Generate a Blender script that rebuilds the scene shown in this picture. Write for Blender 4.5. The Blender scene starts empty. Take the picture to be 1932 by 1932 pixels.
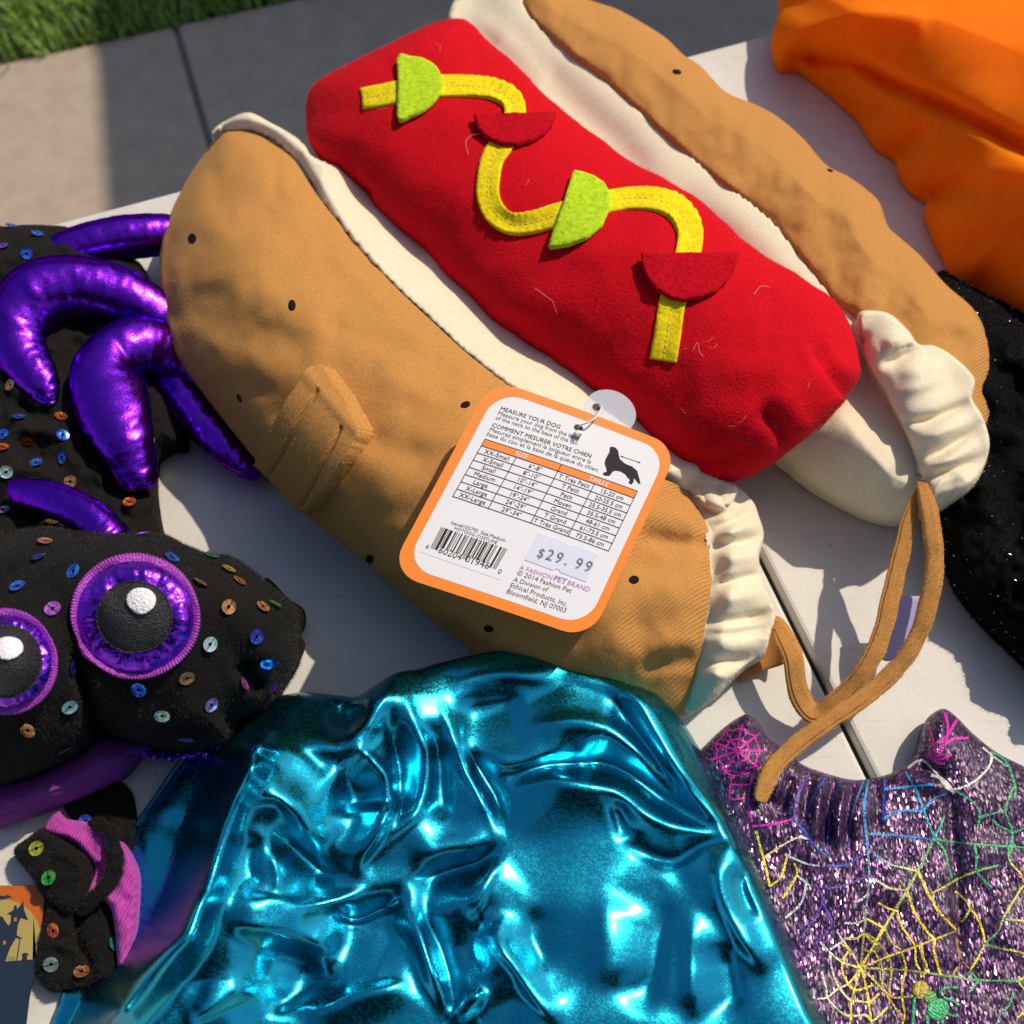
import bpy, math, random
import numpy as np
from mathutils import Vector, Matrix
from mathutils.geometry import delaunay_2d_cdt
from mathutils.bvhtree import BVHTree

# ------------------------------------------------------------------ camera, sky, sun, exposure
SC = bpy.context.scene
COL = SC.collection
TZ = 0.74                       # height of the table top
CAMH = 0.46                     # camera above the table top
PITCH = math.radians(62)
F, C0 = 1879.6, 966.0           # focal length / centre in a 1932 px wide picture
cam_d = bpy.data.cameras.new('camera')
cam = bpy.data.objects.new('camera', cam_d); COL.objects.link(cam)
cam.location = (0, 0, TZ + CAMH)
cam.rotation_euler = (math.pi/2 - PITCH, 0, 0)
cam_d.sensor_width = 36; cam_d.lens = F/1932*36
cam_d.clip_start = 0.01; cam_d.clip_end = 300
cam_d.dof.use_dof = True; cam_d.dof.focus_distance = 0.43; cam_d.dof.aperture_fstop = 11
SC.camera = cam

SUN_AZ = math.radians(38)       # from +x towards +y
SUN_EL = math.radians(49)
w = bpy.data.worlds.new('World'); SC.world = w; w.use_nodes = True
nt = w.node_tree; bg = nt.nodes['Background']
sky = nt.nodes.new('ShaderNodeTexSky'); sky.sky_type = 'NISHITA'; sky.sun_disc = False
sky.sun_elevation = SUN_EL; sky.sun_rotation = math.pi/2 - SUN_AZ
sky.altitude = 100; sky.air_density = 1.0; sky.dust_density = 1.5
nt.links.new(sky.outputs[0], bg.inputs[0]); bg.inputs[1].default_value = 0.12
sun_d = bpy.data.lights.new('sun', 'SUN'); sun_d.energy = 3.9; sun_d.angle = math.radians(0.6)
sun_d.color = (1.0, 0.87, 0.70)
sun = bpy.data.objects.new('sun', sun_d); COL.objects.link(sun)
sdir = Vector((math.cos(SUN_AZ)*math.cos(SUN_EL), math.sin(SUN_AZ)*math.cos(SUN_EL), math.sin(SUN_EL)))
sun.rotation_euler = sdir.to_track_quat('Z', 'Y').to_euler(); sun.location = (1.5, 1, 4)
SC.view_settings.view_transform = 'Standard'; SC.view_settings.look = 'None'
SC.view_settings.exposure = 0.0; SC.view_settings.gamma = 1.0; SC.view_settings.use_curve_mapping = False
SC.cycles.max_bounces = 8
random.seed(5); RNG = np.random.default_rng(5)

# ------------------------------------------------------------------ helpers: picture pixel + height -> place
CP, SP = math.cos(math.pi/2-PITCH), math.sin(math.pi/2-PITCH)
CAM = np.array([0, 0, TZ+CAMH])
def rays(px, py):
    a = (np.asarray(px, float)-C0)/F; b = -(np.asarray(py, float)-C0)/F
    return np.stack([a, b*CP+SP, b*SP-CP], -1)
def U(px, py, h):
    """point seen at (px,py) that lies h metres above the table top"""
    d = rays(px, py); k = (np.asarray(h, float)-CAMH)/d[..., 2]
    return CAM + d*k[..., None]
def toPx(p):
    q = np.asarray(p, float)-CAM
    yc = q[..., 1]*CP + q[..., 2]*SP; zc = -q[..., 1]*SP + q[..., 2]*CP
    return C0 + F*q[..., 0]/-zc, C0 - F*yc/-zc

def _hash(ix, iy, seed):
    n = (ix.astype(np.int64)*374761393 + iy.astype(np.int64)*668265263 + seed*1442695041) & 0xffffffff
    n = ((n ^ (n >> 13))*1274126177) & 0xffffffff
    n = n ^ (n >> 16)
    return (n & 0xffff)/65535.0*2-1
def noise(x, y, seed=0):
    x = np.asarray(x, float); y = np.asarray(y, float)
    ix = np.floor(x); iy = np.floor(y); fx = x-ix; fy = y-iy
    fx = fx*fx*fx*(fx*(fx*6-15)+10); fy = fy*fy*fy*(fy*(fy*6-15)+10)
    a = _hash(ix, iy, seed); b = _hash(ix+1, iy, seed); c = _hash(ix, iy+1, seed); d = _hash(ix+1, iy+1, seed)
    return (a*(1-fx)+b*fx)*(1-fy) + (c*(1-fx)+d*fx)*fy
def fbm(x, y, sc, seed=0, oct=3):
    s = 0; amp = 1; x = np.asarray(x, float)/sc; y = np.asarray(y, float)/sc
    for k in range(oct):
        s = s + amp*noise(x, y, seed+k*17); x = x*2.03+7.1; y = y*2.03+3.3; amp *= .5
    return s
def prof(d, D):
    t = np.clip(np.asarray(d, float)/D, 0, 1); return np.sqrt(np.clip(1-(1-t)**2, 0, 1))
def sst(x, a, b):
    t = np.clip((np.asarray(x, float)-a)/(b-a), 0, 1); return t*t*(3-2*t)

def cat(P, n, closed=False):
    """Catmull-Rom through rows of P, resampled to n points"""
    P = np.asarray(P, float); m = len(P)
    seg = m if closed else m-1
    t = np.linspace(0, seg, n, endpoint=not closed)
    i = np.minimum(t.astype(int), seg-1); f = (t-i)
    f = f.reshape((-1,)+(1,)*(P.ndim-1))
    if closed: g = lambda k: P[k % m]
    else: g = lambda k: P[np.clip(k, 0, m-1)]
    p0, p1, p2, p3 = g(i-1), g(i), g(i+1), g(i+2)
    return .5*((2*p1)+(-p0+p2)*f+(2*p0-5*p1+4*p2-p3)*f*f+(-p0+3*p1-3*p2+p3)*f**3)
def evenly(P, step, closed=False):
    """smooth polyline through P with points about step apart (first two columns are x, y)"""
    Q = cat(P, max(40, len(P)*24), closed)
    if closed: Q = np.vstack([Q, Q[:1]])
    L = np.r_[0, np.cumsum(np.hypot(*np.diff(Q[:, :2], axis=0).T))]
    n = max(4, int(L[-1]/step))
    s = np.linspace(0, L[-1], n+1)
    if closed: s = s[:-1]
    return np.stack([np.interp(s, L, Q[:, k]) for k in range(Q.shape[1])], 1)

def polydist(x, y, P, closed=False):
    """distance to a polyline, the fraction along it and the side"""
    P = np.asarray(P, float)[:, :2]
    A = P if closed else P[:-1]; B = np.roll(P, -1, 0) if closed else P[1:]
    x = np.asarray(x, float).ravel(); y = np.asarray(y, float).ravel()
    best = np.full(x.shape, 1e18); tt = np.zeros(x.shape); side = np.zeros(x.shape)
    n = len(A)
    for k in range(n):
        ax, ay = A[k]; dx, dy = B[k]-A[k]; l2 = dx*dx+dy*dy+1e-9
        t = np.clip(((x-ax)*dx+(y-ay)*dy)/l2, 0, 1)
        ex = x-ax-t*dx; ey = y-ay-t*dy; d = ex*ex+ey*ey
        m = d < best
        best[m] = d[m]; tt[m] = (k+t[m])/n; side[m] = np.sign(dx*ey-dy*ex)[m]
    return np.sqrt(best), tt, side
def inside(x, y, P):
    P = np.asarray(P, float); r = np.zeros(x.shape, bool)
    for (x1, y1), (x2, y2) in zip(P, np.roll(P, -1, 0)):
        c = ((y1 > y) != (y2 > y))
        r ^= c & (x < (x2-x1)*(y-y1)/((y2-y1) if y2 != y1 else 1e-9)+x1)
    return r

def folds(x, y, S, default=None):
    """sum of traced folds: each (points, half width px, height m[, kind, taper])"""
    sh = np.shape(x); out = np.zeros(np.size(x))
    for s in S:
        pts, wd, amp = s[:3]; kind = s[3] if len(s) > 3 else 'g'; tp = s[4] if len(s) > 4 else .18
        P = evenly(pts, 14) if len(pts) > 2 else np.array(pts, float)
        lo = P[:, :2].min(0)-wd*4; hi = P[:, :2].max(0)+wd*4
        xr = np.ravel(x); yr = np.ravel(y)
        m = (xr > lo[0]) & (xr < hi[0]) & (yr > lo[1]) & (yr < hi[1])
        if not m.any(): continue
        d, t, sd = polydist(xr[m], yr[m], P)
        if kind == 'g': v = np.exp(-(d/wd)**2)
        elif kind == 'c': v = np.exp(-d/wd)                     # sharp crest
        elif kind in 'fF':
            q = sd if kind == 'f' else -sd
            v = np.where(q > 0, np.exp(-(d/(wd*1.8))**2), np.exp(-(d/(wd*.62))**2))
        elif kind == 's': v = .5*(1+np.tanh(d*sd/wd*1.6))*np.exp(-(d/(wd*3.2))**2)   # a step on one side
        elif kind == 'S': v = .5*(1+np.tanh(-d*sd/wd*1.6))*np.exp(-(d/(wd*3.2))**2)
        if kind in 'fF': v = v*sst(t, 0, .3)*(1-sst(t, .7, 1))
        elif tp > 0: v = v*(sst(t, 0, tp)*.85+.15)*(1-.85*sst(t, 1-tp, 1))
        out[m] += amp*v
    return out.reshape(sh)

# ------------------------------------------------------------------ helpers: objects
class Thing:
    def __init__(s, name, label, cat_, base, group=None):
        s.base = np.array(base, float)
        s.o = bpy.data.objects.new(name, None); COL.objects.link(s.o)
        s.o.empty_display_size = .02; s.o.location = base
        s.o['label'] = label; s.o['category'] = cat_
        if group: s.o['group'] = group
def mesh_obj(name, V, Fc, mat, thing=None, parent=None, smooth=True, kind=None, thick=None, cols=None):
    V = np.asarray(V, float)
    base = thing.base if thing is not None else np.zeros(3)
    me = bpy.data.meshes.new(name)
    me.from_pydata((V-base).tolist(), [], [list(map(int, f)) for f in Fc])
    me.validate(); me.update()
    if smooth: me.polygons.foreach_set('use_smooth', [True]*len(me.polygons))
    if mat is not None: me.materials.append(mat)
    if cols is not None:
        at = me.color_attributes.new('tint', 'FLOAT_COLOR', 'POINT')
        at.data.foreach_set('color', np.asarray(cols, np.float32).ravel())
    o = bpy.data.objects.new(name, me); COL.objects.link(o)
    if parent is not None: o.parent = parent
    elif thing is not None: o.parent = thing.o
    if kind: o['kind'] = kind
    if thick:
        m = o.modifiers.new('thickness', 'SOLIDIFY'); m.thickness = thick; m.offset = 1
    return o
class Surf:
    """world vertices + faces of something already built, for laying things on it"""
    def __init__(s, *parts):
        V = []; Fc = []; n = 0
        for v, f in parts:
            V += [tuple(p) for p in np.asarray(v)]; Fc += [[int(i)+n for i in q] for q in f]; n += len(v)
        s.t = BVHTree.FromPolygons(V, Fc)
    def hit(s, px, py):
        d = rays(px, py); loc, nor, i, dist = s.t.ray_cast(Vector(CAM), Vector(d).normalized())
        if loc is None:
            return None
        if nor.dot(Vector(d)) > 0: nor = -nor
        return np.array(loc), np.array(nor)
    def lay(s, X, Y, off=0.0, smooth=True):
        P = []; N = []; last = None
        for x, y in zip(X, Y):
            r = s.hit(x, y)
            if r is None: r = last if last is not None else (U(x, y, .03), np.array([0, 0, 1.]))
            last = r; P.append(r[0]); N.append(r[1])
        return np.array(P)+np.array(N)*off, np.array(N)

def cdt(poly, step, extra=None):
    """triangulate the inside of a closed polygon with extra points on a grid"""
    poly = np.asarray(poly, float)
    lo = poly.min(0); hi = poly.max(0)
    xs = np.arange(lo[0], hi[0], step); ys = np.arange(lo[1], hi[1], step*.87)
    X, Y = np.meshgrid(xs, ys); X = X + (np.arange(len(ys)) % 2)[:, None]*step*.5
    X = X.ravel()+RNG.uniform(-.06, .06, X.size)*step; Y = Y.ravel()
    m = inside(X, Y, poly); X = X[m]; Y = Y[m]
    d, _, _ = polydist(X, Y, poly, True); m = d > step*.45; X = X[m]; Y = Y[m]
    pts = np.vstack([poly, np.c_[X, Y]]); nb = len(poly)
    vo, eo, fo, *_ = delaunay_2d_cdt([Vector(p) for p in pts], [(i, (i+1) % nb) for i in range(nb)], [], 1, 1e-6)
    pts = np.array([tuple(v) for v in vo]); Fc = [tuple(f) for f in fo]
    return pts, Fc, nb
def relief(outline, hf, step=5, skirt='table', inset=.25):
    """soft body seen from above: traced outline (x, y, edge height), height function over it, sides down to the table"""
    O = evenly(outline, step, True)
    pts, Fc, nb = cdt(O[:, :2], step)
    x, y = pts[:, 0], pts[:, 1]
    d, t, _ = polydist(x, y, O, True)
    Q = O[::2] if len(O) > 160 else O; he = np.zeros(len(x))
    for k in range(0, len(x), 4000):
        w_ = ((x[k:k+4000, None]-Q[None, :, 0])**2+(y[k:k+4000, None]-Q[None, :, 1])**2+4.0)**-1.4
        he[k:k+4000] = (w_*Q[None, :, 2]).sum(1)/w_.sum(1)
    he[:nb] = O[:, 2]
    d[:nb] = 0
    h = hf(x, y, d, he)
    V = U(x, y, h)
    Fc = [f[::-1] for f in Fc]
    q = Fc[len(Fc)//2]
    nz = sum(np.cross(V[f[1]]-V[f[0]], V[f[2]]-V[f[0]])[2] for f in Fc[::max(1, len(Fc)//200)])
    if nz < 0: Fc = [f[::-1] for f in Fc]
    # sides
    ring = V[:nb]; cen = ring.mean(0)
    ed = ring-np.roll(ring, 1, 0); ed = ed+np.roll(ed, -1, 0)
    nr = np.stack([ed[:, 1], -ed[:, 0]], 1); nr /= np.linalg.norm(nr, axis=1)[:, None]+1e-9
    if ((ring[:, :2]-cen[:2])*nr).sum() < 0: nr = -nr
    layers = []
    for k, (dn, off) in enumerate(((.35, .012), (.75, -.10), (1.0, -inset))):
        r = ring.copy(); hh = h[:nb]
        depth = np.maximum(hh-.0006, .0004) if skirt == 'table' else np.full(nb, skirt)
        r[:, 2] -= depth*dn; r[:, :2] += nr*(np.minimum(depth, .03)*off)[:, None]
        layers.append(r)
    n0 = len(V); allV = np.vstack([V]+layers); F2 = list(Fc)
    idx = [np.arange(nb)]+[n0+k*nb+np.arange(nb) for k in range(3)]
    ccw = np.sum(ring[:, 0]*np.roll(ring[:, 1], -1)-np.roll(ring[:, 0], -1)*ring[:, 1]) > 0
    for a, b in zip(idx[:-1], idx[1:]):
        for i in range(nb):
            j = (i+1) % nb
            q = (a[i], b[i], b[j], a[j])
            F2.append(q if ccw else q[::-1])
    return allV, F2
def loft(rows, nu, nv, extra=None):
    """rows: list of stations, each a list of (x, y, h) across; -> dense skin"""
    P = np.asarray(rows, float)
    P = cat(P, nu); P = np.swapaxes(cat(np.swapaxes(P, 0, 1), nv), 0, 1)
    x, y, h = P[..., 0], P[..., 1], P[..., 2]
    if extra is not None: h = h+extra(x, y, np.linspace(0, 1, nu)[:, None]+0*x, np.linspace(0, 1, nv)[None]+0*x)
    V = U(x, y, h).reshape(-1, 3); Fc = []
    for i in range(nu-1):
        for j in range(nv-1):
            a = i*nv+j; Fc.append((a, a+1, a+nv+1, a+nv))
    nz = sum(np.cross(V[f[1]]-V[f[0]], V[f[3]]-V[f[0]])[2] for f in Fc[::max(1, len(Fc)//300)])
    if nz < 0: Fc = [f[::-1] for f in Fc]
    return V, Fc
def tube(pairs, n, m=32, ratio=1.0, wob=None, sq=1.0):
    """stuffed tube: stations (Lx,Ly,Rx,Ry,h[,ratio]) giving both outlines and the height of the core"""
    P = np.array([list(p)+[ratio] if len(p) == 5 else list(p) for p in pairs], float)
    P = cat(P, n)
    Cx = (P[:, 0]+P[:, 2])/2; Cy = (P[:, 1]+P[:, 3])/2
    C = U(Cx, Cy, P[:, 4]); R = U(P[:, 2], P[:, 3], P[:, 4]); Lw = U(P[:, 0], P[:, 1], P[:, 4])
    a = (R-Lw)/2
    tan = np.gradient(C, axis=0); tan /= np.linalg.norm(tan, axis=1)[:, None]+1e-12
    v = CAM-C; v /= np.linalg.norm(v, axis=1)[:, None]
    ah = a/(np.linalg.norm(a, axis=1)[:, None]+1e-12)
    ap = a-tan*(a*tan).sum(1)[:, None]
    rad = np.linalg.norm(ap, axis=1)
    b = v-ah*(v*ah).sum(1)[:, None]; b /= np.linalg.norm(b, axis=1)[:, None]+1e-12
    b = b*(rad*P[:, 5])[:, None]
    th = np.linspace(0, 2*np.pi, m, endpoint=False)
    ct = np.sign(np.cos(th))*np.abs(np.cos(th))**sq; st = np.sign(np.sin(th))*np.abs(np.sin(th))**sq
    X = C[:, None]+a[:, None]*ct[None, :, None]+b[:, None]*st[None, :, None]
    if wob is not None:
        o = X-C[:, None]; o /= np.linalg.norm(o, axis=2)[..., None]+1e-12
        px, py = toPx(X)
        X = X+o*wob(np.linspace(0, 1, n)[:, None]+0*px, th[None]+0*px, px, py)[..., None]
    X[..., 2] = np.maximum(X[..., 2], TZ+.0006)
    V = X.reshape(-1, 3); Fc = []
    for i in range(n-1):
        for j in range(m):
            q = (i*m+j, i*m+(j+1) % m, (i+1)*m+(j+1) % m, (i+1)*m+j); Fc.append(q)
    V = np.vstack([V, X[0].mean(0), X[-1].mean(0)])
    k = n*m
    for j in range(m):
        Fc.append((k, (j+1) % m, j)); Fc.append((k+1, (n-1)*m+j, (n-1)*m+(j+1) % m))
    f = Fc[(n//2)*m+m//4]; c = C[n//2]
    if np.dot(np.cross(V[f[1]]-V[f[0]], V[f[3]]-V[f[0]]), V[f[0]]-c) < 0: Fc = [q[::-1] for q in Fc]
    return V, Fc
def axis_pairs(ax):
    """axis stations (x, y, radius px, h[, ratio]) -> outline pairs"""
    A = np.array(ax, float); t = np.gradient(A[:, :2], axis=0); t /= np.linalg.norm(t, axis=1)[:, None]
    nn = np.c_[-t[:, 1], t[:, 0]]
    out = []
    for p, q in zip(A, nn):
        out.append([p[0]-q[0]*p[2], p[1]-q[1]*p[2], p[0]+q[0]*p[2], p[1]+q[1]*p[2]]+list(p[3:]))
    return out
def decal(surf, poly, step, off, thick, closed_smooth=False, fn=None, even=True, flat=False):
    """flat piece (felt, foil, print) cut to a traced outline and laid on a surface, with its own thickness"""
    poly = evenly(poly, step, True) if closed_smooth else np.vstack([
        np.linspace(a, b, max(2, int(np.hypot(*(np.array(b)-np.array(a))[:2])/step)+1))[:-1]
        for a, b in zip(np.asarray(poly, float), np.roll(np.asarray(poly, float), -1, 0))])
    pts, Fc, nb = cdt(poly[:, :2], step)
    P, N = surf.lay(pts[:, 0], pts[:, 1], 0)
    if flat:
        nm = N.mean(0)/np.linalg.norm(N.mean(0)); ua = np.cross(nm, [0, 1., 0]); ua /= np.linalg.norm(ua); ub = np.cross(nm, ua); c_ = P.mean(0); q = P-c_
        A_, B_, H_ = q@ua, q@ub, q@nm; G = np.stack([np.ones_like(A_), A_, B_, A_*A_, A_*B_, B_*B_], 1); co_ = np.linalg.lstsq(G, H_, rcond=None)[0]
        P = c_+np.outer(A_, ua)+np.outer(B_, ub)+np.outer(G@co_, nm); N = np.tile(nm, (len(N), 1))
    o = off+thick if fn is None else off+thick+fn(pts[:, 0], pts[:, 1])
    top = P+N*(np.asarray(o).reshape(-1, 1) if np.ndim(o) else o)
    bot = P[:nb]+N[:nb]*(off-(.006 if flat else .0006))
    f0 = Fc[0]
    s = sum(np.dot(np.cross(top[f[1]]-top[f[0]], top[f[2]]-top[f[0]]), N[f[0]]) for f in Fc)
    if s < 0: Fc = [f[::-1] for f in Fc]
    n0 = len(top); F2 = list(Fc)
    # boundary orientation follows the faces
    be = set()
    for f in Fc:
        for i in range(3): be.add((f[i], f[(i+1) % 3]))
    for i in range(nb):
        j = (i+1) % nb
        if (i, j) in be: F2.append((j, i, n0+i, n0+j))
        else: F2.append((i, j, n0+j, n0+i))
    return np.vstack([top, bot]), F2
def ribbon(surf, path, step, off, thick, fn=None, nacross=5):
    """tape of given width (x, y, half width px) laid on a surface"""
    P = evenly(path, step); t = np.gradient(P[:, :2], axis=0); t /= np.linalg.norm(t, axis=1)[:, None]+1e-9
    nn = np.c_[-t[:, 1], t[:, 0]]; n = len(P); s = np.linspace(-1, 1, nacross)
    X = P[:, 0, None]+nn[:, 0, None]*P[:, 2, None]*s; Y = P[:, 1, None]+nn[:, 1, None]*P[:, 2, None]*s
    W, N = surf.lay(X.ravel(), Y.ravel(), 0)
    o = np.full(W.shape[0], off+thick)
    if fn is not None: o = o+fn(np.repeat(np.linspace(0, 1, n), nacross), np.tile(s, n), X.ravel(), Y.ravel())
    top = W+N*o[:, None]; bot = W+N*(off-.0004)
    V = np.vstack([top, bot]); Fc = []; k = n*nacross
    for i in range(n-1):
        for j in range(nacross-1):
            a = i*nacross+j; Fc.append((a, a+1, a+nacross+1, a+nacross))
        a = i*nacross; Fc.append((a, a+nacross, a+nacross+k, a+k)); a += nacross-1; Fc.append((a+nacross, a, a+k, a+nacross+k))
    for i in (0, n-1):
        for j in range(nacross-1):
            a = i*nacross+j; q = (a, a+1, a+1+k, a+k); Fc.append(q if i else q[::-1])
    f = Fc[2]
    if np.dot(np.cross(V[f[1]]-V[f[0]], V[f[2]]-V[f[0]]), N[f[0]]) < 0: Fc = [q[::-1] for q in Fc]
    return V, Fc
def wire(points, r, m=6, n=None):
    """thin round thread through world points"""
    P = cat(np.asarray(points, float), n or len(points)*6)
    t = np.gradient(P, axis=0); t /= np.linalg.norm(t, axis=1)[:, None]+1e-12
    u = np.cross(t, [.31, .17, .93]); u /= np.linalg.norm(u, axis=1)[:, None]+1e-12; v = np.cross(t, u)
    th = np.linspace(0, 2*np.pi, m, endpoint=False)
    X = P[:, None]+r*(u[:, None]*np.cos(th)[None, :, None]+v[:, None]*np.sin(th)[None, :, None])
    V = X.reshape(-1, 3); Fc = []
    for i in range(len(P)-1):
        for j in range(m): Fc.append((i*m+j, i*m+(j+1) % m, (i+1)*m+(j+1) % m, (i+1)*m+j))
    Fc.append(tuple(range(m))[::-1]); Fc.append(tuple((len(P)-1)*m+j for j in range(m)))
    return V, Fc
def join(parts):
    V = []; Fc = []; n = 0
    for v, f in parts:
        V.append(np.asarray(v)); Fc += [tuple(int(i)+n for i in q) for q in f]; n += len(v)
    return np.vstack(V), Fc
def nap(V, Fc, count, length, mat, thing, parent, lean=.8, width=.00010, zmin=None):
    """short fibres standing out of a plush surface, one joined piece"""
    V = np.asarray(V); T = []
    for f in Fc:
        T.append(f[:3])
        if len(f) == 4: T.append((f[0], f[2], f[3]))
    T = np.array(T); A, B, Cc = V[T[:, 0]], V[T[:, 1]], V[T[:, 2]]
    cr = np.cross(B-A, Cc-A); ar = np.linalg.norm(cr, axis=1)
    nz = cr/(ar[:, None]+1e-15)
    view = CAM-A; fac = (nz*view).sum(1)/np.linalg.norm(view, axis=1)
    wgt = ar*(fac > -.25); wgt /= wgt.sum()
    k = RNG.choice(len(T), count, p=wgt); r1 = np.sqrt(RNG.random(count)); r2 = RNG.random(count)
    P = A[k]*(1-r1)[:, None]+B[k]*(r1*(1-r2))[:, None]+Cc[k]*(r1*r2)[:, None]; N = nz[k]
    D = N+RNG.normal(size=(count, 3))*lean*.6; D /= np.linalg.norm(D, axis=1)[:, None]
    L = length*RNG.uniform(.5, 1.3, count)
    S = np.cross(D, RNG.normal(size=(count, 3))); S /= np.linalg.norm(S, axis=1)[:, None]+1e-12
    P = P-N*.0002
    VV = np.stack([P-S*width, P+S*width, P+D*L[:, None]], 1).reshape(-1, 3)
    FF = np.arange(count*3).reshape(-1, 3)
    base = thing.base
    me = bpy.data.meshes.new('nap'); me.vertices.add(count*3); me.vertices.foreach_set('co', (VV-base).ravel())
    me.loops.add(count*3); me.loops.foreach_set('vertex_index', FF.ravel())
    me.polygons.add(count); me.polygons.foreach_set('loop_start', np.arange(count)*3)
    me.update(calc_edges=True); me.materials.append(mat)
    o = bpy.data.objects.new('nap', me); COL.objects.link(o); o.parent = parent; o['kind'] = 'stuff'
    return o

# ------------------------------------------------------------------ materials
def mat(name, color, rough=.9, metal=0, sheen=0, sheen_tint=None, spec=.5, bumps=(), var=None, coat=0, trans=0, alpha=1, aniso=0, subs=0, weave=None):
    """bumps: (scale, strength, distance); var: (scale, darker colour, lo, hi)"""
    m = bpy.data.materials.new(name); m.use_nodes = True; n = m.node_tree.nodes; l = m.node_tree.links
    p = n['Principled BSDF']
    p.inputs['Base Color'].default_value = (*color, 1); p.inputs['Roughness'].default_value = rough
    p.inputs['Metallic'].default_value = metal; p.inputs['Specular IOR Level'].default_value = spec
    p.inputs['Sheen Weight'].default_value = sheen; p.inputs['Sheen Roughness'].default_value = .45
    if sheen: p.inputs['Sheen Tint'].default_value = (*(sheen_tint or color), 1)
    p.inputs['Coat Weight'].default_value = coat; p.inputs['Transmission Weight'].default_value = trans
    p.inputs['Alpha'].default_value = alpha; p.inputs['Anisotropic'].default_value = aniso
    if subs:
        p.inputs['Subsurface Weight'].default_value = subs; p.inputs['Subsurface Radius'].default_value = (.004, .002, .001)
        p.inputs['Subsurface Scale'].default_value = 1
    if subs: p.inputs['Subsurface Radius'].default_value = (.030, .008, .002)
    tc = n.new('ShaderNodeTexCoord')
    last = None
    for (sc, st, di) in bumps:
        t = n.new('ShaderNodeTexNoise'); t.inputs['Scale'].default_value = sc; t.inputs['Detail'].default_value = 3
        l.new(tc.outputs['Object'], t.inputs['Vector'])
        b = n.new('ShaderNodeBump'); b.inputs['Strength'].default_value = st; b.inputs['Distance'].default_value = di
        l.new(t.outputs['Fac'], b.inputs['Height'])
        if last: l.new(last.outputs[0], b.inputs['Normal'])
        last = b
    if weave:
        sc, st, di, ang = weave
        mp = n.new('ShaderNodeMapping'); mp.inputs['Rotation'].default_value = (0, 0, ang)
        l.new(tc.outputs['Object'], mp.inputs['Vector'])
        t = n.new('ShaderNodeTexWave'); t.inputs['Scale'].default_value = sc; t.inputs['Distortion'].default_value = 1.2
        t.inputs['Detail'].default_value = 2; t.inputs['Detail Scale'].default_value = 2
        l.new(mp.outputs[0], t.inputs['Vector'])
        b = n.new('ShaderNodeBump'); b.inputs['Strength'].default_value = st; b.inputs['Distance'].default_value = di
        l.new(t.outputs['Fac'], b.inputs['Height'])
        if last: l.new(last.outputs[0], b.inputs['Normal'])
        last = b
    if last: l.new(last.outputs[0], p.inputs['Normal'])
    if var:
        sc, c2, lo, hi = var
        t = n.new('ShaderNodeTexNoise'); t.inputs['Scale'].default_value = sc; t.inputs['Detail'].default_value = 5
        l.new(tc.outputs['Object'], t.inputs['Vector'])
        r = n.new('ShaderNodeMapRange'); r.inputs[1].default_value = lo; r.inputs[2].default_value = hi
        l.new(t.outputs['Fac'], r.inputs[0])
        mx = n.new('ShaderNodeMix'); mx.data_type = 'RGBA'
        mx.inputs[6].default_value = (*color, 1); mx.inputs[7].default_value = (*c2, 1)
        l.new(r.outputs[0], mx.inputs[0]); l.new(mx.outputs[2], p.inputs['Base Color'])
    return m
def sc_(c, k): return tuple(min(1, v*k) for v in c)

RED = (.60, .0035, .012)
M_red = mat('red_plush', RED, .95, spec=.1, sheen=.04, sheen_tint=(.9, .15, .15), bumps=((900, .5, .0012),), var=(700, (.48, .0028, .010), .42, .68))
M_rednap = mat('red_nap', (.78, .02, .035), .7, spec=.3)
M_redfelt = mat('red_felt', (.50, .0025, .012), .95, spec=.08, bumps=((700, .45, .0008),), var=(500, (.33, .002, .01), .4, .65))
BRN = (.52, .25, .068)
M_brn = mat('bun_plush', BRN, .92, spec=.2, sheen=.10, sheen_tint=(.9, .6, .3), bumps=((800, .25, .0008),), var=(700, (.46, .215, .056), .40, .70), weave=(215, .34, .0007, .9))
M_brnnap = mat('bun_nap', (.66, .36, .12), .6, spec=.6)
CRM = (.74, .665, .50)
M_crm = mat('cream_plush', CRM, .95, spec=.1, sheen=.12, sheen_tint=(1, .95, .85), bumps=((800, .2, .0007),), var=(300, (.71, .63, .46), .42, .7), weave=(230, .10, .0005, .5))
M_crmnap = mat('cream_nap', (.78, .71, .55), .8, spec=.2)
M_yel = mat('yellow_felt', (.82, .66, .012), .95, spec=.1, bumps=((600, .5, .0009),), var=(420, (.62, .48, .006), .42, .7))
M_lime = mat('lime_felt', (.48, .68, .025), .95, spec=.1, bumps=((500, .5, .0009),), var=(420, (.33, .5, .012), .42, .68))
M_thread = mat('pale_thread', (.75, .68, .25), .7)
M_seed = mat('black_stitch', (.008, .008, .008), .8, spec=.1, bumps=((1500, .5, .0005),))
M_org = mat('orange_velour', (1.0, .185, .002), .85, sheen=0, spec=.1, subs=.7, bumps=((700, .25, .0006),), var=(180, (.95, .165, .002), .4, .7))
M_blk = mat('black_plush', (.006, .0055, .005), .9, spec=.2, sheen=.035, sheen_tint=(.55, .5, .45), bumps=((800, .6, .0012),), weave=(170, .22, .0008, .1))
M_blknap = mat('black_nap', (.012, .011, .010), .6, sheen=.06, sheen_tint=(.6, .55, .5))
M_mag = mat('magenta_knit', (.44, .045, .36), .85, sheen=.3, sheen_tint=(1, .4, .9), bumps=((800, .4, .0008),), weave=(210, .6, .0008, .3))
M_coll = mat('purple_knit', (.20, .025, .26), .85, sheen=.25, sheen_tint=(.7, .2, .8), bumps=((800, .4, .0008),), weave=(210, .6, .0008, 1.2))
M_lil = mat('lilac_tape', (.40, .37, .62), .8, bumps=((900, .3, .0005),))
M_white = mat('white_print', (.80, .80, .82), .7)
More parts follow.
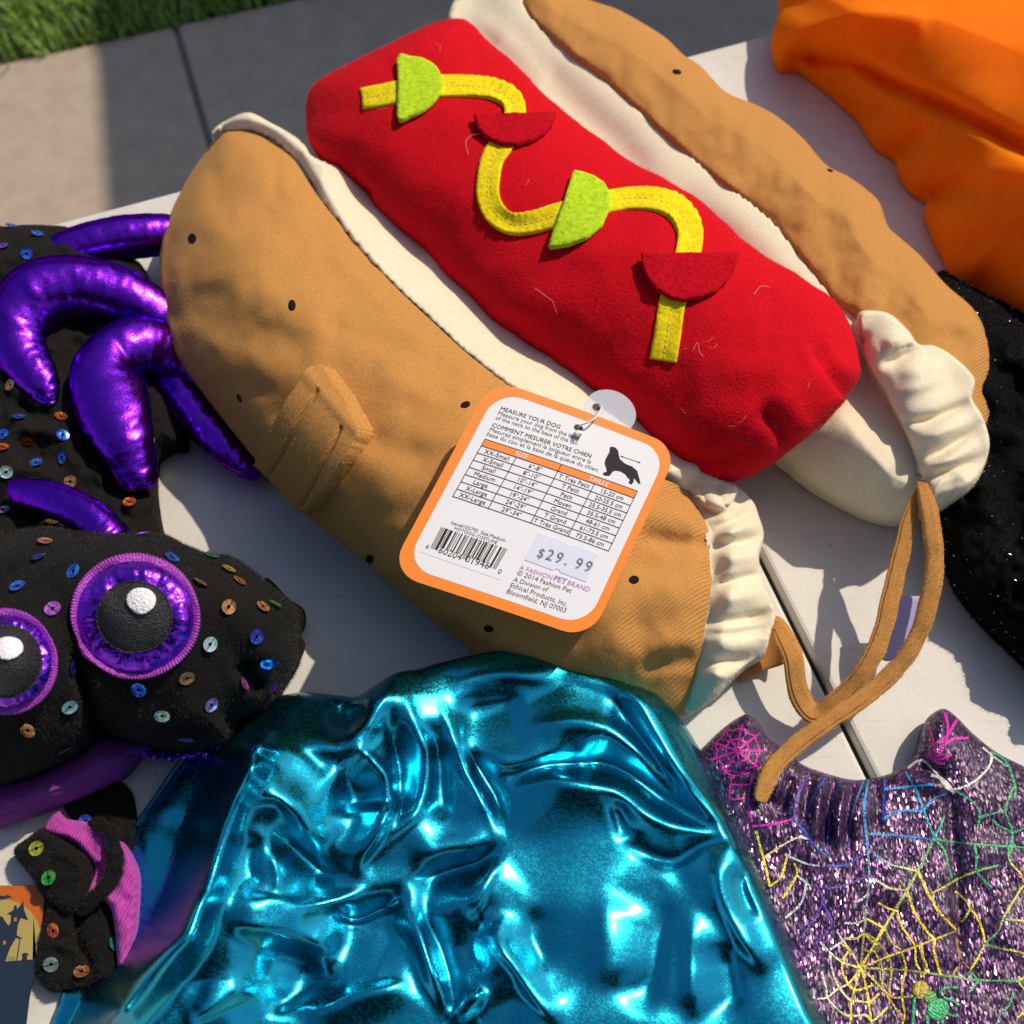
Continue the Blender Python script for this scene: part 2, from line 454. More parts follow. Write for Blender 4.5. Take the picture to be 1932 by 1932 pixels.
M_glint = mat('white_embroidery', (.80, .80, .84), .8, bumps=((900, .8, .0012),))
M_ink = mat('dark_ink', (.02, .018, .022), .6, spec=.2)
M_paper = mat('tag_paper', (.74, .74, .78), .45, bumps=((120, .05, .0004),))
M_stick = mat('sticker_paper', (.66, .69, .82), .35, bumps=((400, .15, .0003),))
M_tago = mat('tag_orange', (.90, .23, .018), .4)
M_grey = mat('grey_ink', (.13, .13, .15), .7, var=(900, (.4, .4, .42), .5, .7))
M_pur = mat('purple_ink', (.33, .09, .40), .6)
M_clear = mat('clear_plastic', (.75, .82, .92), .12, alpha=.42, spec=.6)
M_nylon = mat('clear_nylon', (.85, .86, .88), .2, alpha=.75)

def foil(name, color, rough, fine=(1300, .25, .0006), crease=None, spark=0, edge=None):
    m = bpy.data.materials.new(name); m.use_nodes = True; n = m.node_tree.nodes; l = m.node_tree.links
    p = n['Principled BSDF']; p.inputs['Base Color'].default_value = (*color, 1)
    p.inputs['Metallic'].default_value = 1; p.inputs['Roughness'].default_value = rough
    tc = n.new('ShaderNodeTexCoord'); last = None
    for (sc, st, di) in [fine]+([crease] if crease else []):
        t = n.new('ShaderNodeTexNoise'); t.inputs['Scale'].default_value = sc; t.inputs['Detail'].default_value = 2
        l.new(tc.outputs['Object'], t.inputs['Vector'])
        b = n.new('ShaderNodeBump'); b.inputs['Strength'].default_value = st; b.inputs['Distance'].default_value = di
        l.new(t.outputs['Fac'], b.inputs['Height'])
        if last: l.new(last.outputs[0], b.inputs['Normal'])
        last = b
    l.new(last.outputs[0], p.inputs['Normal'])
    if edge: p.inputs['Specular Tint'].default_value = (*edge, 1)
    if spark:
        v = n.new('ShaderNodeTexVoronoi'); v.inputs['Scale'].default_value = 1500
        l.new(tc.outputs['Object'], v.inputs['Vector'])
        r = n.new('ShaderNodeMapRange'); r.inputs[1].default_value = .2; r.inputs[2].default_value = 1
        r.inputs[3].default_value = rough*.8; r.inputs[4].default_value = rough+spark
        sp = n.new('ShaderNodeSeparateColor'); l.new(v.outputs['Color'], sp.inputs[0])
        l.new(sp.outputs[0], r.inputs[0]); l.new(r.outputs[0], p.inputs['Roughness'])
    return m
M_teal = foil('teal_lame', (.003, .40, .56), .24, fine=(1500, .14, .0004), spark=.10, edge=(.02, .30, .36))
M_teal.node_tree.nodes['Principled BSDF'].inputs['Coat Weight'].default_value = .5
M_teal.node_tree.nodes['Principled BSDF'].inputs['Coat Roughness'].default_value = .22
M_tealedge = foil('teal_piping', (.01, .20, .25), .35)
M_purf = foil('purple_foil', (.20, .02, .60), .22, fine=(1200, .20, .0005), crease=(50, .08, .003), spark=.12, edge=(.3, .05, .6))
M_purf2 = foil('purple_foil_eye', (.27, .04, .74), .27, fine=(900, .3, .0006), crease=(130, .5, .003), spark=.1)
M_rim = mat('purple_embroidery', (.34, .05, .42), .45, metal=.25, bumps=((1100, .8, .001),))
M_pupil = mat('black_embroidery', (.008, .008, .009), .42, spec=.6, bumps=((1500, 1, .0011),))

def glitter_mat():
    m = bpy.data.materials.new('purple_glitter'); m.use_nodes = True; n = m.node_tree.nodes; l = m.node_tree.links
    p = n['Principled BSDF']
    tc = n.new('ShaderNodeTexCoord'); mp = n.new('ShaderNodeMapping')
    mp.inputs['Rotation'].default_value = (0, 0, -.5); mp.inputs['Scale'].default_value = (1650, 700, 1000)
    l.new(tc.outputs['Object'], mp.inputs['Vector'])
    v = n.new('ShaderNodeTexVoronoi'); v.inputs['Scale'].default_value = 1; l.new(mp.outputs[0], v.inputs['Vector'])
    sp = n.new('ShaderNodeSeparateColor'); l.new(v.outputs['Color'], sp.inputs[0])
    r = n.new('ShaderNodeValToRGB'); r.color_ramp.elements[0].position = .35; r.color_ramp.elements[0].color = (.018, .006, .03, 1)
    r.color_ramp.elements[1].position = .72; r.color_ramp.elements[1].color = (.085, .03, .115, 1)
    e = r.color_ramp.elements.new(.92); e.color = (.12, .045, .14, 1); e = r.color_ramp.elements.new(.985); e.color = (.58, .33, .46, 1)
    l.new(sp.outputs[0], r.inputs[0]); l.new(r.outputs[0], p.inputs['Base Color'])
    mr = n.new('ShaderNodeMapRange'); mr.inputs[1].default_value = .72; mr.inputs[2].default_value = .85; l.new(sp.outputs[0], mr.inputs[0])
    l.new(mr.outputs[0], p.inputs['Metallic']); p.inputs['Roughness'].default_value = .38
    # every fleck tilted its own way
    ge = n.new('ShaderNodeNewGeometry')
    sub = n.new('ShaderNodeVectorMath'); sub.operation = 'SUBTRACT'; sub.inputs[1].default_value = (.5, .5, .5); l.new(v.outputs['Color'], sub.inputs[0])
    sc = n.new('ShaderNodeVectorMath'); sc.operation = 'SCALE'; sc.inputs['Scale'].default_value = .6; l.new(sub.outputs[0], sc.inputs[0])
    ad = n.new('ShaderNodeVectorMath'); ad.operation = 'ADD'; l.new(ge.outputs['Normal'], ad.inputs[0]); l.new(sc.outputs[0], ad.inputs[1])
    no = n.new('ShaderNodeVectorMath'); no.operation = 'NORMALIZE'; l.new(ad.outputs[0], no.inputs[0]); l.new(no.outputs[0], p.inputs['Normal'])
    return m
M_glit = glitter_mat()
def tint_mat(name, metal, rough, rand=.5):
    m = bpy.data.materials.new(name); m.use_nodes = True; n = m.node_tree.nodes; l = m.node_tree.links
    p = n['Principled BSDF']; a = n.new('ShaderNodeAttribute'); a.attribute_name = 'tint'
    l.new(a.outputs['Color'], p.inputs['Base Color']); p.inputs['Metallic'].default_value = metal; p.inputs['Roughness'].default_value = rough
    tc = n.new('ShaderNodeTexCoord'); t = n.new('ShaderNodeTexNoise'); t.inputs['Scale'].default_value = 1100
    l.new(tc.outputs['Object'], t.inputs['Vector']); b = n.new('ShaderNodeBump'); b.inputs['Strength'].default_value = rand; b.inputs['Distance'].default_value = .001
    l.new(t.outputs['Fac'], b.inputs['Height']); l.new(b.outputs[0], p.inputs['Normal'])
    return m
M_web = tint_mat('foil_print', .30, .40, .7)
def _broken():
    n = M_web.node_tree.nodes; l = M_web.node_tree.links; p = n['Principled BSDF']; a = [q for q in n if q.type == 'ATTRIBUTE'][0]
    tc = [q for q in n if q.type == 'TEX_COORD'][0]; v = n.new('ShaderNodeTexVoronoi'); v.inputs['Scale'].default_value = 900; l.new(tc.outputs['Object'], v.inputs['Vector'])
    sp_3 = n.new('ShaderNodeSeparateColor'); l.new(v.outputs['Color'], sp_3.inputs[0]); r = n.new('ShaderNodeMapRange'); r.inputs[1].default_value = .22; r.inputs[2].default_value = .08; r.inputs[3].default_value = 0; r.inputs[4].default_value = .6; l.new(sp_3.outputs[1], r.inputs[0])
    mx = n.new('ShaderNodeMix'); mx.data_type = 'RGBA'; l.new(r.outputs[0], mx.inputs[0]); l.new(a.outputs['Color'], mx.inputs[6]); mx.inputs[7].default_value = (.05, .02, .07, 1); l.new(mx.outputs[2], p.inputs['Base Color'])
_broken()

# ------------------------------------------------------------------ ground: pavement, lawn
def rect_slab(name, o, ex, ey, lx, ly, ztop, th, m, thing=None, parent=None, bevel=.004, kind=None, label=None):
    """box on the ground with rounded top edges; o = one corner, ex/ey its directions"""
    ex = np.array([ex[0], ex[1], 0.]); ey = np.array([ey[0], ey[1], 0.]); o = np.array([o[0], o[1], 0.])
    V = []; Fc = []
    for (ins, z) in ((0, ztop-th), (0, ztop-bevel), (bevel*.3, ztop-bevel*.3), (bevel, ztop)):
        for (a, b) in ((ins, ins), (lx-ins, ins), (lx-ins, ly-ins), (ins, ly-ins)):
            V.append(o+ex*a+ey*b+np.array([0, 0, z]))
    for k in range(3):
        for i in range(4):
            j = (i+1) % 4; Fc.append((k*4+i, k*4+j, k*4+4+j, k*4+4+i))
    Fc += [(3, 2, 1, 0), (12, 13, 14, 15)]
    if np.cross(ex, ey)[2] < 0: Fc = [f[::-1] for f in Fc]
    ob = mesh_obj(name, V, Fc, m, thing, parent, smooth=False)
    return ob
E1 = np.array([.944, .330]); E2 = np.array([-.330, .944])
G0 = np.array([-.70, 1.632])
M_conc = mat('concrete', (.42, .335, .255), .9, bumps=((260, .35, .002), (40, .3, .004)), var=(22, (.35, .28, .215), .38, .7))
M_soil = mat('soil', (.035, .03, .02), 1, bumps=((90, .8, .01),))
M_base = mat('ground_gravel', (.13, .12, .11), .95, bumps=((60, .6, .01),), var=(9, (.09, .085, .08), .4, .7))
g = mesh_obj('ground', [(-60, -60, -.06), (60, -60, -.06), (60, 60, -.06), (-60, 60, -.06)], [(0, 1, 2, 3)], M_base, smooth=False); g['kind'] = 'structure'
sw = bpy.data.objects.new('sidewalk', None); COL.objects.link(sw); sw['kind'] = 'structure'
J = np.array([-.572, 1.513]); sj = np.dot(J-G0, E1)
L1, W1 = 1.25, 1.25
for i in range(-3, 4):
    for r in range(3):
        o = G0+E1*(sj+i*L1+.005)+E2*(-(r+1)*W1+.005)
        rect_slab('slab', o, E1, E2, L1-.010, W1-.010, 0.0+random.uniform(-.001, .001), .055, M_conc, parent=sw, bevel=.006)
jb = [G0+E1*a+E2*b for a, b in ((-4.5, .0), (5, .0), (5, -3.8), (-4.5, -3.8))]
mesh_obj('joint_bed', [(p[0], p[1], -.008) for p in jb], [(3, 2, 1, 0)], mat('joint_sand', (.16, .14, .12), .95), parent=sw, smooth=False)
lw = [G0+E1*a+E2*b for a, b in ((-8, .0), (8, .0), (8, 9), (-8, 9))]
l_ = mesh_obj('lawn', [(p[0], p[1], -.012) for p in lw], [(0, 1, 2, 3)], M_soil, smooth=False); l_['kind'] = 'structure'
# grass blades, denser where the camera looks
def grass():
    n = 42000
    a = RNG.uniform(-1.0, 1.6, n); b = RNG.uniform(-.012, 1.0, n)**1.0
    P = G0[None]+E1[None]*a[:, None]+E2[None]*b[:, None]
    P = np.c_[P, np.full(n, -.012)]
    an = RNG.uniform(0, 2*np.pi, n); L = RNG.uniform(.03, .065, n); ln = RNG.uniform(.1, .9, n)
    D = np.c_[np.cos(an)*ln, np.sin(an)*ln, np.ones(n)]; D /= np.linalg.norm(D, axis=1)[:, None]
    S = np.c_[-np.sin(an), np.cos(an), np.zeros(n)]*RNG.uniform(.0012, .0026, n)[:, None]
    mid = P+D*L[:, None]*.55; tip = mid+(D*[1, 1, .55])*L[:, None]*.5
    V = np.stack([P-S, P+S, mid+S*.8, mid-S*.8, tip], 1).reshape(-1, 3)
    k = np.arange(n)*5
    Fc = np.concatenate([np.c_[k, k+1, k+2, k+3]]).tolist()+np.c_[k+3, k+2, k+4].tolist()
    t = RNG.random(n)[:, None]
    c = (1-t)*np.array([.10, .21, .02])+t*np.array([.26, .40, .05]); c = np.c_[c, np.ones(n)]
    c = np.repeat(c, 5, 0)
    o = mesh_obj('grass', V, Fc, M_grass, kind='stuff', cols=c, smooth=False)
    o['label'] = 'short green lawn grass beyond the pavement'; o['category'] = 'grass'
M_grass = tint_mat('grass_blade', 0, .55, .1)
grass()

# ------------------------------------------------------------------ unseen canvas side wall, added to cast the shade on the pavement
def canopy():
    H = 2.22; dv = (-.266, .964); k_ = H/math.tan(SUN_EL)
    q = (-.707+k_*math.cos(SUN_AZ), 1.40+k_*math.sin(SUN_AZ)); t_ = (1.9-q[1])/dv[1]
    base = (q[0]+dv[0]*t_, 1.9, 0)
    t = Thing('added_shade_wall', 'unseen grey canvas wall on two metal poles, added to shade the pavement', 'canopy', base)
    mc = mat('grey_canvas', (.16, .16, .17), .9, bumps=((500, .3, .001),)); mm = mat('pole_metal', (.5, .5, .5), .35, metal=.9)
    x0, y0 = base[0], base[1]; ly = 3.0
    ys = np.linspace(0, ly, 40); zs = np.linspace(.04, H, 24)
    V = [(x0+dv[0]*y+.012*math.sin(y*9)*(1-z/H*.6), y0+dv[1]*y, z) for y in ys for z in zs]
    Fc = [(i*24+j, i*24+j+1, (i+1)*24+j+1, (i+1)*24+j) for i in range(39) for j in range(23)]
    mesh_obj('canvas', V, Fc, mc, t, thick=.003)
    for y in (0, ly):
        v, f = wire([(x0+.03+dv[0]*y, y0+dv[1]*y, 0), (x0+.03+dv[0]*y, y0+dv[1]*y, 1.1), (x0+.03+dv[0]*y, y0+dv[1]*y, H+.02)], .016, 10, 3); mesh_obj('pole', v, f, mm, t)
    v, f = wire([(x0+.03+dv[0]*q, y0+dv[1]*q, H) for q in (-.02, ly/2, ly+.02)], .014, 10, 3); mesh_obj('top_rail', v, f, mm, t)
canopy()
def added_roof():  # unseen roof behind the camera, added to darken reflections in the teal cloth
    t = Thing('added_stall_canopy', 'unseen navy canopy roof behind the camera, added for dark reflections', 'canopy', (0, -1.9, 0))
    mc = mat('navy_canvas', (.02, .025, .05), .9, bumps=((400, .3, .001),)); mm = mat('pole_white', (.6, .6, .6), .4, metal=.6)
    x0, x1, y0, y1 = -1.5, 1.5, -3.5, -.5; cx, cy = 0, -2.0
    cor = [(x0, y0, 2.1), (x1, y0, 2.1), (x1, y1, 2.1), (x0, y1, 2.1)]
    for i in range(4):
        a, b = cor[i], cor[(i+1) % 4]; mesh_obj('roof_panel', [a, b, (cx, cy, 2.9)], [(0, 1, 2)], mc, t, thick=.003, smooth=False)
        mesh_obj('valance', [a, b, (b[0], b[1], 1.86), (a[0], a[1], 1.86)], [(0, 1, 2, 3)], mc, t, thick=.003, smooth=False)
        v, f = wire([(a[0]*.99, a[1]*.99, 0), (a[0]*.99, a[1]*.99, 1), (a[0]*.99, a[1]*.99, 2.12)], .018, 10, 3); mesh_obj('pole', v, f, mm, t)
added_roof()
def trees():  # unseen trees, added so the teal cloth has something dark to reflect
    mb = mat('bark', (.10, .075, .055), .95, bumps=((40, .8, .02),)); ml = tint_mat('leaf', 0, .6, .1)
    for (x, y, H, R, lb) in ((-4.6, 7.2, 5.2, 1.9, 'added unseen broad green tree, farthest from the added wall'), (-1.9, 8.0, 5.6, 2.0, 'added unseen tall green tree'), (.9, 8.6, 5.0, 1.8, 'added unseen smaller green tree in line with the pavement joint'), (-7.4, 4.6, 5.0, 1.9, 'added unseen green tree beside the sunlit pavement')):
        t = Thing('tree', lb, 'tree', (x, y, 0), 'unseen trees added for dark reflections')
        parts = [wire([(x, y, -.05), (x+.05, y, H*.25), (x-.04, y+.03, H*.5), (x, y, H*.8)], .11, 10, 12)]
        for k in range(5):
            a = k*1.3+x; parts.append(wire([(x, y, H*.4+k*.15), (x+.5*math.cos(a), y+.5*math.sin(a), H*.55+k*.15), (x+R*.7*math.cos(a), y+R*.7*math.sin(a), H*.7+k*.12)], .04, 8, 8))
        V, Fc = join(parts); mesh_obj('trunk', V, Fc, mb, t)
        n = 5000; cl = RNG.normal(size=(46, 3)); cl /= np.linalg.norm(cl, axis=1)[:, None]; cl = cl*(RNG.random(46)**.4)[:, None]*[R, R, H*.32]+[x, y, H*.68]
        P = cl[RNG.integers(0, 46, n)]+RNG.normal(size=(n, 3))*.24; D = RNG.normal(size=(n, 3)); D /= np.linalg.norm(D, axis=1)[:, None]; S = np.cross(D, RNG.normal(size=(n, 3))); S /= np.linalg.norm(S, axis=1)[:, None]
        V = np.stack([P-D*.08, P+S*.05, P+D*.08, P-S*.05], 1).reshape(-1, 3); c = np.tile([.06, .10, .025, 1], (n, 1))*RNG.uniform(.6, 1.3, (n, 1)); mesh_obj('crown', V, np.arange(n*4).reshape(-1, 4).tolist(), ml, t, smooth=False, cols=np.repeat(c, 4, 0))
trees()

# ------------------------------------------------------------------ folding table
M_tab = mat('white_table_plastic', (.64, .625, .585), .55, spec=.35, bumps=((420, .25, .0006), (70, .12, .001)), var=(30, (.58, .565, .53), .4, .7))
def _specks():
    n = M_tab.node_tree.nodes; l = M_tab.node_tree.links; p = n['Principled BSDF']; src = p.inputs['Base Color'].links[0].from_socket
    tc = [q for q in n if q.type == 'TEX_COORD'][0]; t = n.new('ShaderNodeTexNoise'); t.inputs['Scale'].default_value = 190; t.inputs['Detail'].default_value = 1; l.new(tc.outputs['Object'], t.inputs['Vector'])
    r = n.new('ShaderNodeMapRange'); r.inputs[1].default_value = .76; r.inputs[2].default_value = .82; r.inputs[3].default_value = 0; r.inputs[4].default_value = .55; l.new(t.outputs['Fac'], r.inputs[0])
    mp = n.new('ShaderNodeMapping'); mp.inputs['Scale'].default_value = (8, 95, 8); mp.inputs['Rotation'].default_value = (0, 0, .5); l.new(tc.outputs['Object'], mp.inputs['Vector'])
    t2 = n.new('ShaderNodeTexNoise'); t2.inputs['Scale'].default_value = 3; t2.inputs['Detail'].default_value = 4; l.new(mp.outputs[0], t2.inputs['Vector'])
    r2 = n.new('ShaderNodeMapRange'); r2.inputs[1].default_value = .62; r2.inputs[2].default_value = .72; r2.inputs[3].default_value = 0; r2.inputs[4].default_value = .18; l.new(t2.outputs['Fac'], r2.inputs[0])
    mxm = n.new('ShaderNodeMath'); mxm.operation = 'MAXIMUM'; l.new(r.outputs[0], mxm.inputs[0]); l.new(r2.outputs[0], mxm.inputs[1])
    mx = n.new('ShaderNodeMix'); mx.data_type = 'RGBA'; l.new(mxm.outputs[0], mx.inputs[0]); l.new(src, mx.inputs[6]); mx.inputs[7].default_value = (.28, .26, .23, 1); l.new(mx.outputs[2], p.inputs['Base Color'])
_specks()
M_leg = mat('grey_metal', (.22, .22, .23), .4, metal=.8)
def table():
    t = Thing('folding_table', 'white plastic folding table with a seam across its middle', 'table', (.14, .2, 0))
    ed = np.array([.9336, .3583])                       # along the far edge
    sdv = np.array([.9336, .3583]); pr = np.array([.315, -.949])   # seam runs towards the viewer
    pS = U(2273*1932/3024, 1690*1932/3024, 0)[:2]       # a point of the seam
    e0 = U(2238*1932/3024, 109*1932/3024, 0)[:2]        # a point of the far edge
    # where the seam meets the far edge
    A = np.array([ed, -pr]).T; k = np.linalg.solve(A, pS-e0); corner = e0+ed*k[0]
    gap = .0036
    for sgn in (-1, 1):
        o = corner+ed*sgn*gap/2
        n = 12; r = .005; Lx, Ly = .92, .76
        dx = ed*sgn
        prof_ = [(0, -.04), (0, -.0035), (.0003, -.0018), (.0011, -.0005), (.0026, 0)]
        V = []; Fc = []
        def loop(ins, z):
            pts = []
            for cx, cy, a0, rc in ((0, 0, 180, .012), (Lx, 0, 270, .03), (Lx, Ly, 0, .03), (0, Ly, 90, .012)):
                sx = 1 if cx == 0 else -1; sy = 1 if cy == 0 else -1
                for q in range(7):
                    a = math.radians(a0+q*15)
                    pts.append((cx+sx*rc+(rc-ins)*math.cos(a), cy+sy*rc+(rc-ins)*math.sin(a)))
            return [np.r_[o+dx*p[0]+pr*p[1], TZ+z] for p in pts]
        for ins, z in prof_: V += loop(ins, z)
        m = 28
        for a in range(len(prof_)-1):
            for i in range(m):
                j = (i+1) % m; q = (a*m+i, a*m+j, a*m+m+j, a*m+m+i); Fc.append(q if sgn < 0 else q[::-1])
        top = tuple(range((len(prof_)-1)*m, len(prof_)*m)); bot = tuple(range(m))[::-1]
        Fc += [top if sgn < 0 else top[::-1], bot if sgn < 0 else bot[::-1]]
        vv = np.array(V); f = Fc[-2]
        if np.cross(vv[f[1]]-vv[f[0]], vv[f[9]]-vv[f[0]])[2] < 0: Fc = [q[::-1] for q in Fc]
        mesh_obj('table_panel', V, Fc, M_tab, t, smooth=False)
        lo = o+dx*.68
        for b in (.10, .66):
            p = lo+pr*b; v, f = wire([(p[0], p[1], 0), (p[0], p[1], .35), (p[0], p[1], TZ-.03)], .014, 10, 4); mesh_obj('leg', v, f, M_leg, t)
        p = lo+pr*.08; q = lo+pr*.68; v, f = wire([(p[0], p[1], .2), ((p[0]+q[0])/2, (p[1]+q[1])/2, .2), (q[0], q[1], .2)], .011, 8, 3); mesh_obj('leg_brace', v, f, M_leg, t)
    rect_slab('light_block_beam', corner-ed*.02+pr*.02, ed, pr, .04, .72, TZ-.0405, .03, mat('dark_beam', (.03, .03, .03), .7), t)  # beam added under the gap to block light from below
    rect_slab('gap_shade_strip', corner-ed*.0017+pr*.004, ed, pr, .0034, .75, TZ-.006, .03, mat('gap_shade_dark', (.025, .023, .02), .8), t, bevel=.0005)  # dark strip added in the gap, its colour stands in for shade
    for b in (.05, .71):
        p = corner+pr*b
        rect_slab('hinge', p-ed*.05, ed, pr, .10, .03, TZ-.0715, .006, M_leg, t)
table()

# ------------------------------------------------------------------ hot dog costume
hd = Thing('hot_dog_costume', 'red and tan plush hot dog pet costume with yellow felt mustard squiggle', 'costume', (.05, .28, TZ))
SEAM_L = [(425, 246), (470, 246), (515, 262), (545, 290), (600, 370), (660, 445), (735, 530), (815, 606), (890, 674), (985, 745), (1075, 806), (1160, 854), (1245, 900), (1297, 931)]
Ls = [(408, 262), (372, 310), (330, 385), (306, 460), (304, 545), (330, 660), (400, 762), (480, 862), (560, 955), (650, 1028), (740, 1105), (830, 1178), (930, 1255)]
Ss = [(440, 245), (480, 249), (545, 290), (600, 370), (660, 445), (735, 530), (815, 606), (890, 674), (985, 745), (1075, 806), (1160, 854), (1245, 900), (1275, 913)]
hm = [.044, .056, .068, .075, .080, .082, .083, .083, .083, .082, .080, .075, .070]
rows = []
def bun_row(L, S, hmx, bow=0):
    L = np.array(L, float); S = np.array(S, float)
    fr = [.13, 0, .05, .18, .42, .70, .9, 1.0]; hh = [.004, .40*hmx, .58*hmx, .79*hmx, .97*hmx, 1.0*hmx, .93*hmx, .84*hmx]
    n = np.array([(S-L)[1], -(S-L)[0]]); n /= np.linalg.norm(n)+1e-9
    return [(*(L+(S-L)*f), h) for f, h in zip(fr, hh)]
rows.append(bun_row((418, 256), (432, 246), .032))
for a, b, h in zip(Ls, Ss, hm): rows.append(bun_row(a, b, h))
rows.append([(1120, 1335, .004), (1070, 1318, .022), (1090, 1296, .034), (1130, 1255, .050), (1190, 1160, .064), (1250, 1060, .062), (1285, 975, .060), (1287, 922, .052)])
rows.append([(1235, 1350, .004), (1220, 1348, .018), (1232, 1315, .030), (1255, 1260, .044), (1288, 1180, .058), (1308, 1080, .060), (1312, 990, .058), (1294, 928, .051)])
END_L = [(1290, 1345, .004), (1292, 1336, .014), (1304, 1302, .024), (1316, 1262, .034), (1330, 1185, .046), (1344, 1090, .050), (1344, 1005, .050), (1300, 932, .049)]
rows.append(END_L)
brn_folds = [([(400, 300), (430, 365), (500, 380), (540, 350)], 38.4, -0.0026), ([(395, 345), (455, 420), (530, 400)], 28.8, -0.00186),
             ([(330, 560), (420, 600), (520, 640), (600, 690)], 40.8, -0.00248), ([(350, 500), (450, 540), (560, 600)], 31.2, 0.00136),
             ([(400, 700), (480, 740), (560, 770)], 33.6, -0.00186), ([(620, 650), (700, 690), (800, 740)], 36, 0.00155),
             ([(690, 830), (760, 850), (860, 870)], 28.8, -0.00186), ([(600, 600), (700, 640), (760, 660)], 21.6, -0.00124),
             ([(1200, 1010), (1270, 1025), (1345, 1030)], 15.6, -0.00465), ([(1190, 960), (1270, 975), (1330, 985)], 24, 0.00186),
             ([(1180, 1180), (1270, 1170), (1335, 1160)], 24, -0.00248), ([(1190, 1110), (1270, 1100), (1340, 1095)], 26.4, 0.00186),
             ([(1200, 1260), (1270, 1250), (1320, 1240)], 16.8, -0.0031), ([(1215, 1225), (1270, 1215), (1325, 1210)], 16.8, 0.00186),
             ([(1100, 1190), (1180, 1230), (1250, 1240)], 24, 0.00124)]
def brn_disp(x, y, u, v):
    e = np.minimum(v/.2, 1)
    return (fbm(x, y, 95, 3, 3)*.0022+folds(x, y, brn_folds))*e
bl_V, bl_F = loft(rows, 190, 64, brn_disp)
bunL = mesh_obj('bun', bl_V, bl_F, M_brn, hd); bunL['label'] = 'tan plush bun half with a belt loop and the price tag on it'

# cream lining of the left half
def liningL():
    out = [(402, 258, .024), (404, 244, .034), (425, 228, .040), (468, 212, .040), (512, 232, .040), (548, 252, .040), (576, 272, .040), (590, 292, .040), (622, 304, .036),
           (660, 320, .026), (740, 390, .022), (880, 510, .022), (1010, 610, .022), (1150, 700, .022), (1280, 820, .022), (1340, 885, .030), (1392, 918, .034), (1380, 955, .036), (1330, 960, .040), (1290, 950, .040), (1240, 930, .040), (1130, 862, .040), (960, 752, .040), (860, 670, .040), (780, 594, .040), (700, 520, .040), (620, 430, .040), (560, 345, .040), (510, 290, .038), (450, 270, .03)]
    seam = evenly(SEAM_L, 12)
    F_ = [([(560, 285), (575, 330), (600, 370)], 14, -.003),
          ([(1290, 905), (1330, 925), (1370, 925)], 12, -.003), ([(455, 222), (500, 240), (560, 280)], 12, .002)]
    def hf(x, y, d, he):
        ds, t, sd = polydist(x, y, seam)
        top = np.interp(t, [0, .12, .3, .9, 1], [.047, .063, .073, .074, .055])
        top = np.where(sd > 0, top-.004, top)
        h = top-.0045+.0045*sst(ds, 0, 22)*(sd < 0)-.006*sst(ds, 60, 150)
        return np.minimum(h, he+.03*prof(d, 16))+fbm(x, y, 60, 9, 2)*.0010+folds(x, y, F_)
    return relief(out, hf, 6)
V, Fc = liningL(); lin = mesh_obj('lining', V, Fc, M_crm, hd); liningL_mesh = (V, Fc)

# gathered cream end of the left half
gthL = [([(1343, 1000), (1380, 985), (1425, 960)], 11.2, -0.00562), ([(1340, 1030), (1380, 1027), (1440, 1010)], 11.2, -0.00656), ([(1345, 1108), (1390, 1094), (1437, 1080)], 10, -0.00656),
        ([(1335, 1178), (1400, 1168), (1458, 1155)], 11.2, -0.0075), ([(1330, 1194), (1390, 1195), (1450, 1182)], 8.75, -0.00375), ([(1325, 1248), (1380, 1246), (1420, 1240)], 11.2, -0.00562),
        ([(1350, 1052), (1400, 1052), (1440, 1044)], 16.2, 0.00469), ([(1345, 1010), (1390, 1000), (1430, 985)], 11.2, 0.00375), ([(1350, 1135), (1400, 1128), (1445, 1118)], 16.2, 0.00469),
        ([(1340, 1218), (1390, 1220), (1445, 1210)], 16.2, 0.00375), ([(1300, 940), (1350, 948), (1400, 930)], 15, 0.00281), ([(1310, 945), (1345, 968), (1395, 962)], 8.75, -0.00375), ([(1330, 1275), (1370, 1275), (1395, 1265)], 12.5, 0.00281)]
gthL = [(*f, 'g', .42) for f in gthL]
def gatherL():
    out = [(1240, 905, .040), (1290, 898, .038), (1340, 895, .036), (1386, 914, .036), (1419, 944, .034), (1432, 974, .032), (1441, 1010, .030), (1432, 1050, .028), (1437, 1080, .028),
           (1446, 1112, .026), (1463, 1156, .024), (1455, 1192, .020), (1442, 1235, .014), (1412, 1256, .010), (1376, 1289, .007), (1346, 1319, .005), (1280, 1357, .004), (1275, 1310, .02),
           (1300, 1250, .03), (1312, 1180, .038), (1328, 1090, .042), (1326, 1010, .043), (1290, 945, .043)]
    def hf(x, y, d, he):
        es, t, sd = polydist(x, y, np.array(END_L)[:, :2])
        hs = np.interp(t, np.linspace(0, 1, len(END_L)), np.array(END_L)[:, 2])
        base = hs-.001-.012*sst(es, 30, 110)+.006*np.exp(-((es-38)/26)**2)
        base = np.minimum(base, he+.03*prof(d, 22))
        return np.maximum(base+folds(x, y, gthL)*prof(d, 14)+fbm(x, y, 40, 4, 1)*.0006, .002)
    return relief(out, hf, 4)
V, Fc = gatherL(); gL_ = mesh_obj('gathered_end', V, Fc, M_crm, hd); nap(V, Fc, 12000, .0012, M_crmnap, hd, gL_, width=.00005)
gL_mesh = (V, Fc)

